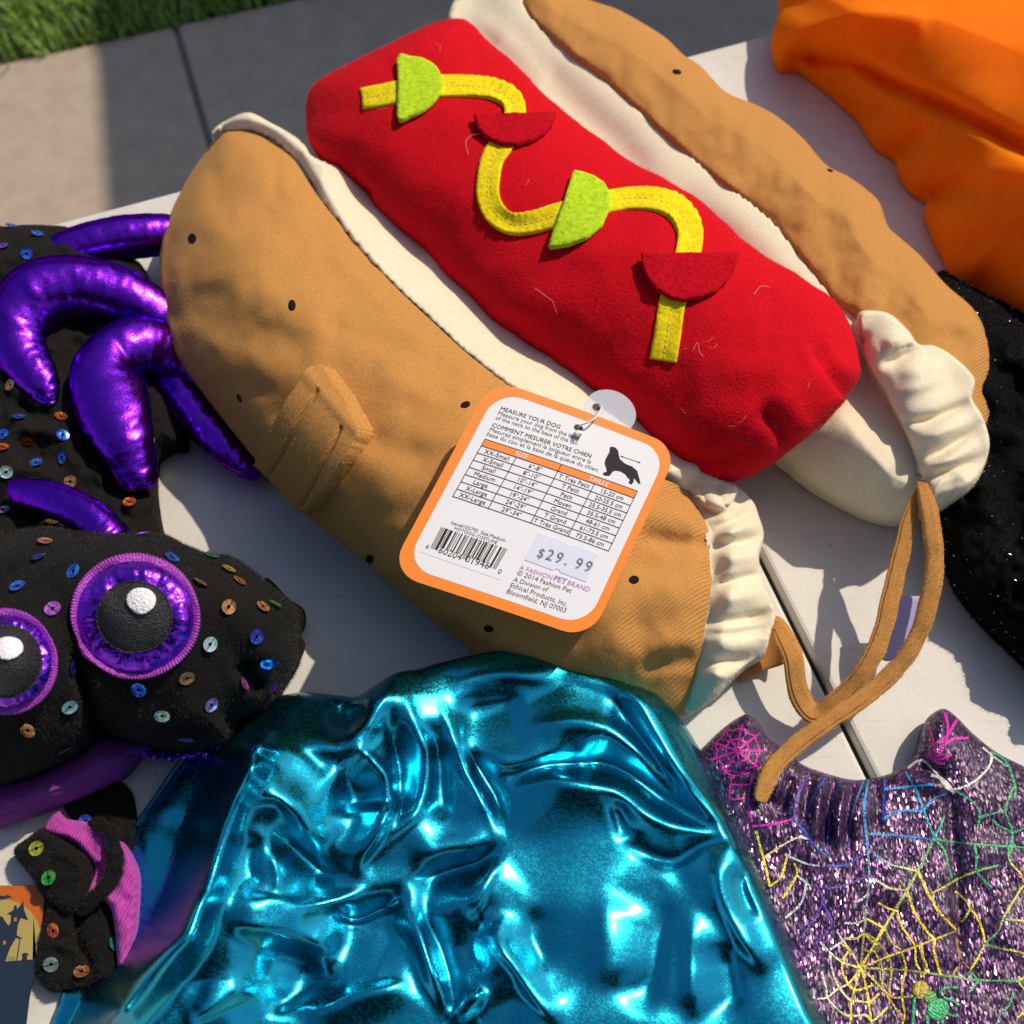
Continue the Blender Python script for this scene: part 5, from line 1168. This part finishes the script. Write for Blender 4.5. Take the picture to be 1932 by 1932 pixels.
# ------------------------------------------------------------------ black spider-like plush costume
sp = Thing('spider_costume', 'black sequinned plush creature costume with purple foil tentacles and big eyes', 'costume', (-.14, .18, TZ))
z3 = lambda x, y: (x*.3307, 894.4+y*.3307)
z2 = lambda x, y: (x*.29762, 383.3+y*.29762)
z4 = lambda x, y: (x*.29762, 1420.9+y*.29762)
bodyf = [([(60, 800), (110, 830), (160, 880), (220, 900)], 26, .006), ([(190, 800), (200, 870), (240, 930)], 20, -.008), ([(20, 760), (60, 780), (100, 800)], 18, -.006), ([(0, 880), (60, 890), (120, 910)], 22, .005), ([(40, 980), (120, 985), (200, 985)], 14, -.008), ([(230, 960), (270, 950), (300, 960)], 18, .004)]
V, Fc = relief([(-60, 418, .03), (0, 427, .03), (45, 424, .03), (89, 425, .03), (134, 431, .028), (190, 470, .022), (240, 486, .018), (262, 494, .014), (281, 523, .010), (291, 555, .008), (302, 650, .006), (330, 750, .006), (356, 842, .004), (327, 853, .004), (301, 874, .005), (296, 928, .008), (306, 1000, .010), (330, 1080, .01), (200, 1200, .02), (-70, 1220, .02)],
    lambda x, y, d, he: he+.022*prof(d, 70)+folds(x, y, bodyf)*prof(d, 20)+fbm(x, y, 50, 131, 3)*.003*prof(d, 20), 5)
bd = mesh_obj('body', V, Fc, M_blk, sp); body_m = (V, Fc); nap(V, Fc, 16000, .0016, M_blknap, sp, bd)
headf = [([(140, 1225), (152, 1275), (170, 1330), (186, 1390), (190, 1420)], 14, -.013, 'g', .12), ([(455, 1240), (475, 1280), (500, 1300)], 17, -.014), ([(395, 1050), (420, 1075), (470, 1110)], 10, -.004), ([(130, 1000), (150, 1020), (170, 1030)], 12, -.008), ([(300, 1010), (340, 1040), (370, 1060)], 12, .003), ([(540, 1190), (520, 1230), (500, 1260)], 14, .004), ([(300, 1390), (350, 1370), (400, 1380)], 12, -.003), ([(0, 1090), (60, 1060), (110, 1030)], 16, -.004)]
HEAD = [(-60, 1030, .04), (20, 1004, .040), (80, 992, .040), (130, 994, .040), (195, 1000, .042), (248, 1005, .042), (307, 1008, .040), (347, 1027, .036), (397, 1046, .032), (430, 1048, .030), (463, 1066, .028), (513, 1107, .024), (556, 1148, .020), (562, 1180, .018), (560, 1210, .016), (562, 1242, .014), (536, 1291, .010), (522, 1314, .009), (496, 1341, .009), (450, 1360, .009), (443, 1387, .009), (423, 1404, .009), (364, 1417, .009), (298, 1415, .009), (231, 1398, .010), (192, 1382, .012), (175, 1400, .012), (139, 1430, .011), (83, 1457, .011), (0, 1486, .011), (-80, 1500, .011)]
def head_h(x, y, d, he):
    b = he+.050*prof(d, 80)
    b1 = .020*np.exp(-(((x-262)/165)**2+((y-1170)/150)**2)); b2 = .034*np.exp(-(((x-10)/110)**2+((y-1260)/120)**2))
    return b+(b1+b2)*prof(d, 60)+folds(x, y, headf)*prof(d, 16)+fbm(x, y, 80, 141, 2)*.0020*prof(d, 20)
hd_V, hd_F = relief(HEAD, head_h, 4.5)
head = mesh_obj('head', hd_V, hd_F, M_blk, sp); nap(hd_V, hd_F, 60000, .0017, M_blknap, sp, head, width=.00008)
S_head = Surf((hd_V, hd_F))
V, Fc = relief([(500, 1090, .01), (545, 1130, .010), (572, 1148, .009), (574, 1176, .008), (566, 1196, .007), (575, 1215, .006), (560, 1245, .006), (520, 1240, .01), (490, 1160, .012)], lambda x, y, d, he: he+.008*prof(d, 20), 5); mesh_obj('ear', V, Fc, M_blk, sp)
# eyes
def eye(cx, cy, rx, ry, pr, gx, gy, gr_, rot):
    P, N = S_head.lay([cx], [cy]); 
    e = bpy.data.objects.new('eye', None); COL.objects.link(e); e.parent = sp.o; e.empty_display_size = .01
    def ring(r0, r1, off0, fn, m, name, n=120, k=7):
        th = np.linspace(0, 2*np.pi, n, endpoint=False); rr = np.linspace(r0, r1, k); V = []
        T, Rr = np.meshgrid(th, rr, indexing='ij'); c, s = math.cos(rot), math.sin(rot)
        X = cx+rx*Rr*np.cos(T)*c-ry*Rr*np.sin(T)*s; Y = cy+rx*Rr*np.cos(T)*s+ry*Rr*np.sin(T)*c
        W, Nn = S_head.lay(X.ravel(), Y.ravel()); W = W+Nn*(off0+fn(T, (Rr-r0)/(r1-r0))).reshape(-1, 1)
        Fc = [(i*k+j, i*k+j+1, ((i+1) % n)*k+j+1, ((i+1) % n)*k+j) for i in range(n) for j in range(k-1)]
        f = Fc[0]
        if np.dot(np.cross(W[f[1]]-W[f[0]], W[f[2]]-W[f[0]]), Nn[0]) < 0: Fc = [q[::-1] for q in Fc]
        mesh_obj(name, W, Fc, m, sp, e)
    pw = pr/rx
    ring(.90, 1.0, .0002, lambda t, s: .0022*np.sin(np.pi*s)**.7*(1+.14*np.sin(t*118)), M_rim, 'eye_rim', 480, 7)
    ring(pw*.95, .91, .0004, lambda t, s: .0012*np.sin(np.pi*s)*(1+.5*np.sin(t*5+1))+.0008*noise(t*9, s*2+cx, 3)*np.sin(np.pi*s), M_purf2, 'iris', 160, 9)
    ring(.001, pw, .0010, lambda t, s: .0009*(1-s**6), M_pupil, 'pupil', 64, 12)
    ring(pw*.93, pw*1.02, .0006, lambda t, s: .0012*np.sin(np.pi*s)*(1+.15*np.sin(t*40)), M_pupil, 'pupil_edge', 300, 5)
    V, Fc = decal(S_head, ell(gx, gy, gr_, gr_*.95, .2, 20), 4, .0020, .0012); mesh_obj('glint', V, Fc, M_glint, sp, e)
eye(255, 1164, 121, 115, 70, 268.5, 1135, 22, .15)
eye(13, 1248, 92, 95, 62, 18, 1229, 18, 0)
# foil horn and tentacles
def wr(seed, a=.0010, g=.45): return lambda s, th, px, py: g*a*fbm(s*60, th*3, 1.6, seed, 2)*.6+g*a*1.6*np.abs(noise(s*34, th*1.2, seed+5))*np.exp(-((th-4.2)/1.2)**2)
V, Fc = tube(axis_pairs([(14, 930, 8, .050), (26, 926, 20, .051), (60, 931, 26, .053), (105, 944, 32, .055), (150, 965, 35, .056), (182, 990, 38, .055), (200, 1014, 44, .053), (206, 1024, 46, .051)]), 70, 40, .9, wr(201)); mesh_obj('horn', V, Fc, M_purf, sp)
V, Fc = tube(axis_pairs([(70, 530, 26, .030), (100, 500, 30, .032), (135, 476, 31, .034), (190, 457, 31, .034), (250, 447, 31, .032), (310, 443, 29, .028), (350, 445, 22, .024), (365, 446, 10, .022)]), 90, 40, .95, wr(203)); mesh_obj('tentacle', V, Fc, M_purf, sp)
V, Fc = tube(axis_pairs([(380, 650, 14, .018), (350, 632, 36, .024), (300, 598, 43, .032), (240, 565, 46, .040), (180, 547, 47, .045), (120, 545, 48, .048), (65, 565, 50, .050), (34, 610, 52, .050), (40, 665, 50, .048), (68, 710, 42, .045), (88, 742, 28, .043), (97, 764, 12, .042)]), 170, 48, .95, wr(205, .0013)); mesh_obj('tentacle', V, Fc, M_purf, sp)
V, Fc = tube(axis_pairs([(400, 908-200+40, 16, .016), (372, 720, 34, .020), (335, 680, 46, .026), (285, 655, 48, .036), (232, 660, 46, .042), (205, 700, 66, .044), (212, 765, 70, .044), (232, 825, 60, .042), (250, 875, 46, .038), (262, 918, 34, .034), (264, 926, 14, .033)]), 170, 48, .85, wr(207, .0012)); mesh_obj('tentacle', V, Fc, M_purf, sp)
V, Fc = tube(axis_pairs([(285, 640, 30, .022), (305, 685, 42, .022), (345, 745, 42, .021), (388, 800, 38, .020), (428, 845, 31, .018), (462, 878, 23, .014), (480, 894, 15, .011), (488, 901, 6, .010)]), 120, 44, .8, wr(209, .0018)); mesh_obj('tentacle', V, Fc, M_purf, sp)
# ruffled foil trim under the chin, purple collar
tr = [(-30, 1500), (20, 1486), (60, 1474), (100, 1456), (140, 1434), (172, 1408), (192, 1392), (215, 1406), (250, 1418), (300, 1424), (350, 1424), (392, 1416), (415, 1408)]
P = evenly(tr, 3); s = np.arange(len(P)); zz = .010+.002*np.sin(s*.9)
V, Fc = tube(axis_pairs([(p[0], p[1]+3*math.sin(k*.55)+2*math.sin(k*1.3), 7+3*math.sin(k*.8), .013+.0015*math.sin(k*.6), .8) for k, p in enumerate(P)]), len(P)*2, 14); mesh_obj('ruffle_trim', V, Fc, M_purf2, sp)
V, Fc = relief([(-40, 1480, .012), (60, 1465, .012), (150, 1420, .012), (200, 1390, .012), (300, 1405, .008), (268, 1425, .006), (232, 1467, .006), (149, 1508, .006), (45, 1544, .006), (-40, 1562, .006)], lambda x, y, d, he: he+.016*prof(d, 45)+fbm(x, y, 40, 151, 2)*.001, 5); mesh_obj('collar', V, Fc, M_coll, sp)
# folded belly straps: black outside, magenta inside
def piece(name, pts, m, top, D=18, edge=.003, nr=0, seed=0, strokes=()):
    V, Fc = relief([(x, y, e) for (x, y), e in zip([z4(*p[:2]) for p in pts], [p[2] if len(p) > 2 else edge for p in pts])], lambda x, y, d, he: he+top*prof(d, D)+fbm(x, y, 24, 160+seed, 2)*.0010*prof(d, 8)+folds(x, y, strokes), 3.5)
    o = mesh_obj(name, V, Fc, m, sp)
    if nr: nap(V, Fc, nr, .0014, M_blknap, sp, o)
    return V, Fc
a1 = piece('strap', [(700, 170), (830, 240), (870, 420), (880, 520), (860, 640), (840, 780), (740, 900), (600, 760), (560, 500), (420, 380), (430, 280)], M_blk, .005, 14, .002, 3000, 1)
a4 = piece('strap', [(300, 900), (440, 940), (640, 920), (740, 1000), (750, 1200), (760, 1400), (650, 1445), (520, 1480), (400, 1502), (330, 1512), (250, 1440), (220, 1310), (245, 1150), (285, 1000)], M_blk, .008, 18, .003, 7000, 2, [([z4(520, 1000), z4(490, 1150), z4(560, 1300), z4(590, 1440)], 9, -.005), ([z4(280, 1200), z4(400, 1230), z4(480, 1260)], 8, .002)])
a5 = piece('lining', [(755, 555), (830, 650), (880, 780), (872, 1000), (842, 1200), (795, 1372), (750, 1372), (732, 1150), (706, 1000), (662, 912), (735, 830), (765, 700)], M_mag, .006, 14, .012, 0, 3)
a3 = piece('lining', [(370, 365), (420, 415), (600, 445), (665, 490), (695, 730), (610, 880), (520, 950), (560, 860), (600, 760), (585, 690), (520, 610), (430, 545), (280, 485)], M_mag, .004, 12, .010, 0, 4, [([z4(600, 690), z4(640, 760), z4(600, 840)], 7, -.004)])
V, Fc = tube(axis_pairs([(*z4(560, 440), 6, .014), (*z4(640, 450), 11, .017), (*z4(705, 510), 13, .019), (*z4(722, 620), 13, .019), (*z4(722, 740), 14, .018), (*z4(670, 850), 15, .018), (*z4(590, 930), 14, .017), (*z4(510, 985), 10, .014), (*z4(480, 1000), 4, .012)]), 70, 18, .7, lambda s, th, px, py: fbm(px, py, 14, 170, 2)*.0008); o = mesh_obj('strap', V, Fc, M_blk, sp); nap(V, Fc, 4000, .0013, M_blknap, sp, o)
loopm = (V, Fc)
a2 = piece('strap', [(90, 612), (180, 535), (275, 482), (420, 560), (545, 650), (590, 740), (570, 880), (505, 985), (430, 1015), (340, 960), (280, 900), (200, 780), (130, 690)], M_blk, .009, 24, .008, 6000, 5)
S_bot = Surf(a1, a2, a3, a4, a5, loopm); S_bodyS = Surf(body_m)

# sequins
SQ = {}
def seq_mat(name, c, c2):
    m = bpy.data.materials.new('sequin_'+name); m.use_nodes = True; n = m.node_tree.nodes; l = m.node_tree.links; p = n['Principled BSDF']
    p.inputs['Metallic'].default_value = .75; p.inputs['Roughness'].default_value = .22
    tc = n.new('ShaderNodeTexCoord'); v = n.new('ShaderNodeTexVoronoi'); v.inputs['Scale'].default_value = 900
    oi = n.new('ShaderNodeObjectInfo'); ad = n.new('ShaderNodeVectorMath'); ad.operation = 'ADD'; l.new(tc.outputs['Object'], ad.inputs[0]); l.new(oi.outputs['Random'], ad.inputs[1]); l.new(ad.outputs[0], v.inputs['Vector'])
    sp_2 = n.new('ShaderNodeSeparateColor'); l.new(v.outputs['Color'], sp_2.inputs[0]); r = n.new('ShaderNodeMapRange'); r.inputs[1].default_value = .3; r.inputs[2].default_value = .9; l.new(sp_2.outputs[0], r.inputs[0])
    mx = n.new('ShaderNodeMix'); mx.data_type = 'RGBA'; mx.inputs[6].default_value = (*c, 1); mx.inputs[7].default_value = (*c2, 1); l.new(r.outputs[0], mx.inputs[0]); l.new(mx.outputs[2], p.inputs['Base Color'])
    return m
for k, c, c2 in (('b', (.03, .12, .75), (.10, .35, .95)), ('d', (.03, .05, .35), (.08, .1, .6)), ('o', (.55, .20, .07), (.85, .45, .2)), ('s', (.55, .55, .55), (.5, .9, .75)), ('m', (.60, .10, .60), (.8, .3, .85)), ('l', (.32, .25, .55), (.5, .45, .8)), ('p', (.22, .05, .5), (.4, .1, .8)), ('g', (.04, .45, .08), (.2, .7, .1)), ('y', (.60, .60, .05), (.9, .75, .1)), ('r', (.7, .08, .03), (1, .3, .05)), ('t', (.03, .5, .4), (.1, .8, .6)), ('u', (.22, .28, .5), (.35, .45, .8))):
    mt = seq_mat(k, c, c2); me = bpy.data.meshes.new('sequin'); n = 20; r = .0031; V = []
    for rr, z in ((.24, 0.00006), (.62, .00002), (1.0, .00028)):
        for q in range(n): a = 2*math.pi*q/n; V.append((rr*r*math.cos(a), rr*r*math.sin(a), z))
    Fc = [(j*n+i, j*n+n+i, j*n+n+(i+1) % n, j*n+(i+1) % n) for j in range(2) for i in range(n)]
    q0 = len(V); b_ = len(Fc)
    for sg in (-1, 1): V += [(sg*.2*r, -.00012, .0003), (sg*.2*r, .00012, .0003), (sg*1.04*r, .00012, .0005), (sg*1.04*r, -.00012, .0005)]
    Fc += [(q0, q0+1, q0+2, q0+3), (q0+4, q0+5, q0+6, q0+7)]
    me.from_pydata(V, [], Fc); me.update(); me.materials.append(mt); me.materials.append(M_seed)
    for i in (b_, b_+1): me.polygons[i].material_index = 1
    SQ[k] = me
seqs = [(z3(x, y), c, S_head) for x, y, c in ((107, 648, 'b'), (423, 562, 'b'), (975, 488, 'b'), (1135, 628, 'o'), (1302, 757, 'o'), (1193, 967, 's'), (303, 775, 'm'), (1062, 1157, 'o'), (797, 1222, 'b'), (1197, 1313, 'l'), (928, 1370, 's'), (1067, 1502, 'l'), (1331, 1408, 'u'), (1525, 1070, 'b'), (1460, 928, 'd'), (398, 1108, 'd'), (393, 1320, 's'), (162, 1450, 'o'), (358, 1565, 'l'), (1550, 1205, 'p'), (225, 485, 'd'), (260, 395, 'o'), (820, 352, 'm'), (1210, 480, 'g'), (1303, 553, 'y'), (1360, 620, 'o'), (1490, 765, 'o'), (1560, 750, 'g'), (1380, 1200, 'm'))]
seqs += [(z3(x, y), c, S_bodyS) for x, y, c in ((740, 168, 'r'), (293, 283, 'o'), (20, 215, 'l'), (895, 190, 'm'))]
seqs += [(z2(x, y), c, S_bodyS) for x, y, c in ((75, 1160, 'o'), (118, 1365, 'b'), (25, 1475, 'b'), (185, 1505, 'r'), (390, 1475, 'b'), (228, 1657, 'b'), (408, 1610, 'b'), (15, 1555, 'r'), (40, 1705, 's'), (385, 1362, 'r'), (945, 1505, 'y'), (1000, 1680, 'y'), (235, 203, 'b'), (22, 280, 'p'), (178, 322, 'b'), (75, 155, 'b'), (450, 1770, 'o'))]
seqs += [(z4(x, y), c, S_bot) for x, y, c in ((237, 608, 'y'), (315, 793, 'g'), (350, 1118, 'r'), (530, 1210, 'o'), (515, 1395, 'o'), (328, 1337, 's'), (715, 1215, 't'), (550, 430, 'b'))]
for (x, y), c, S in seqs:
    r = S.hit(x, y)
    if r is None: continue
    p, n_ = r; o = bpy.data.objects.new('sequin', SQ[c]); COL.objects.link(o); o.parent = sp.o
    nn = Vector(n_)+Vector(RNG.normal(size=3)*.16); nn.normalize()
    o.rotation_euler = (nn.to_track_quat('Z', 'Y') @ Vector((0, 0, 1)).to_track_quat('Z', 'Y')).to_euler(); o.location = Vector(p-sp.base)+Vector(n_)*.0011

# ------------------------------------------------------------------ Halloween hang tag lying on the table
def card():
    zz = lambda P: np.array([(x*.15676, 1629.2+y*.15676) for x, y in P])
    t = Thing('halloween_tag', 'dark blue paper tag printed with a haunted house and yellow moon', 'tag', U(20, 1800, 0))
    hgt = .006
    M_navy = mat('navy_print', (.010, .022, .045), .45); M_or = mat('shaded_orange_print', (.48, .10, .006), .5); M_moon = mat('shaded_moon_print', (.36, .29, .08), .5); M_win = mat('window_print', (.65, .18, .06), .5)  # orange and moon tones darkened to stand in for shade on the tag
    def flat(name, P, off, m, parent=None, thick=0):
        P = np.array(P, float); V = U(P[:, 0], P[:, 1], hgt+off); n = len(P); Fc = [tuple(range(n))]
        if np.sum(V[:, 0]*np.roll(V[:, 1], -1)-np.roll(V[:, 0], -1)*V[:, 1]) < 0: Fc = [Fc[0][::-1]]
        if thick:
            B = V.copy(); B[:, 2] -= thick; V = np.vstack([V, B]); f = Fc[0]; m_ = len(f)
            Fc += [tuple(i+n for i in f[::-1])]+[(f[i], f[i]+n, f[(i+1) % m_]+n, f[(i+1) % m_]) for i in range(m_)]
        return mesh_obj(name, V, Fc, m, t, parent, smooth=False)
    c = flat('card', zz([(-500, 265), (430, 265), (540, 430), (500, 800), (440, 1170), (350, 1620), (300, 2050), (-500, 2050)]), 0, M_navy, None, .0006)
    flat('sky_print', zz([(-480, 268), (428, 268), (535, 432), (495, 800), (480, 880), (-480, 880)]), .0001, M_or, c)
    moon = [(20+470*math.cos(a)*1.0, 880+450*math.sin(a)) for a in np.linspace(-math.pi/2, math.pi/2*.42, 22)]
    flat('shaded_moon_print', zz([(-300, 430)]+[p for p in moon if p[0] < 500]+[(440, 1150), (60, 1180), (-300, 1180)]), .0002, M_moon, c)
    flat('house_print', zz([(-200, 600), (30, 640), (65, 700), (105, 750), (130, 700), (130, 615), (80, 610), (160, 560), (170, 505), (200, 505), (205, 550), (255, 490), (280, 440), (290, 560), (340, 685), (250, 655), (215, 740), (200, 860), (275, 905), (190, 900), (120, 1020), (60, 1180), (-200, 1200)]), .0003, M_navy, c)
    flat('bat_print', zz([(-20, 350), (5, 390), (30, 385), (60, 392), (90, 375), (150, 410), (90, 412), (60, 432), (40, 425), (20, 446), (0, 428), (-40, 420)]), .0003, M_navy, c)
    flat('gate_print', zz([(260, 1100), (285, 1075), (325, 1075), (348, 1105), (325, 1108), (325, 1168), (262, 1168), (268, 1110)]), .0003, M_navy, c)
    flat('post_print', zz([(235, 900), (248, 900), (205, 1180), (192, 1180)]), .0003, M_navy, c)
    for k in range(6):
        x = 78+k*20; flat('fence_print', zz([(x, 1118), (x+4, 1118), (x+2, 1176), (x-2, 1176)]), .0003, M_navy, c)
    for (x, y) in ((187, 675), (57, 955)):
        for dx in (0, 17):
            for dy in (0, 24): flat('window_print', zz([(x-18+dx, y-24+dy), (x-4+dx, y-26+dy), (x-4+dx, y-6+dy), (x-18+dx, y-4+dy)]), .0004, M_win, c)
card()

# ------------------------------------------------------------------ lint and loose threads
M_hair = mat('lint', (.75, .68, .6), .6)
def hair(S, thing, parent, P, r=.00007, up=.0012):
    q, n_ = S.lay([p[0] for p in P], [p[1] for p in P]); k = np.sin(np.linspace(0, np.pi, len(P)))[:, None]
    V, Fc = wire(q+n_*(.0012+up*k), r, 4, 16); mesh_obj('loose_thread', V, Fc, M_hair, thing, parent)
for P in ([(885, 295), (880, 275), (890, 262), (908, 255)], [(1308, 665), (1318, 650), (1322, 668), (1330, 676)], [(1010, 545), (1030, 560), (1045, 570), (1052, 590)], [(1420, 560), (1432, 548), (1450, 545)]): hair(S_red, hd, saus, P)
for P in ([(688, 835), (694, 808), (690, 785)], [(694, 812), (684, 800), (678, 780)], [(985, 930), (1000, 925), (1010, 935)], [(640, 1020), (655, 1012), (668, 1018)]): hair(S_bl, hd, bunL, P)
for S_, par, bx_, k in ((S_red, saus, ((700, 150), (1480, 780)), 16), (S_bl, bunL, ((400, 400), (900, 950)), 14)):
    for q in range(k):
        t_ = random.random(); x = bx_[0][0]+(bx_[1][0]-bx_[0][0])*t_+random.uniform(-90, 90); y = bx_[0][1]+(bx_[1][1]-bx_[0][1])*t_+random.uniform(-90, 90)
        if S_.hit(x, y) is None: continue
        a = random.uniform(0, 6.28); L_ = random.uniform(4, 11); b_ = a+random.uniform(-1.2, 1.2)
        P = [(x, y), (x+L_*math.cos(a), y+L_*math.sin(a)), (x+L_*(math.cos(a)+math.cos(b_)), y+L_*(math.sin(a)+math.sin(b_)))]
        if all(S_.hit(*p) is not None for p in P): hair(S_, hd, par, P, .00004, .0005)
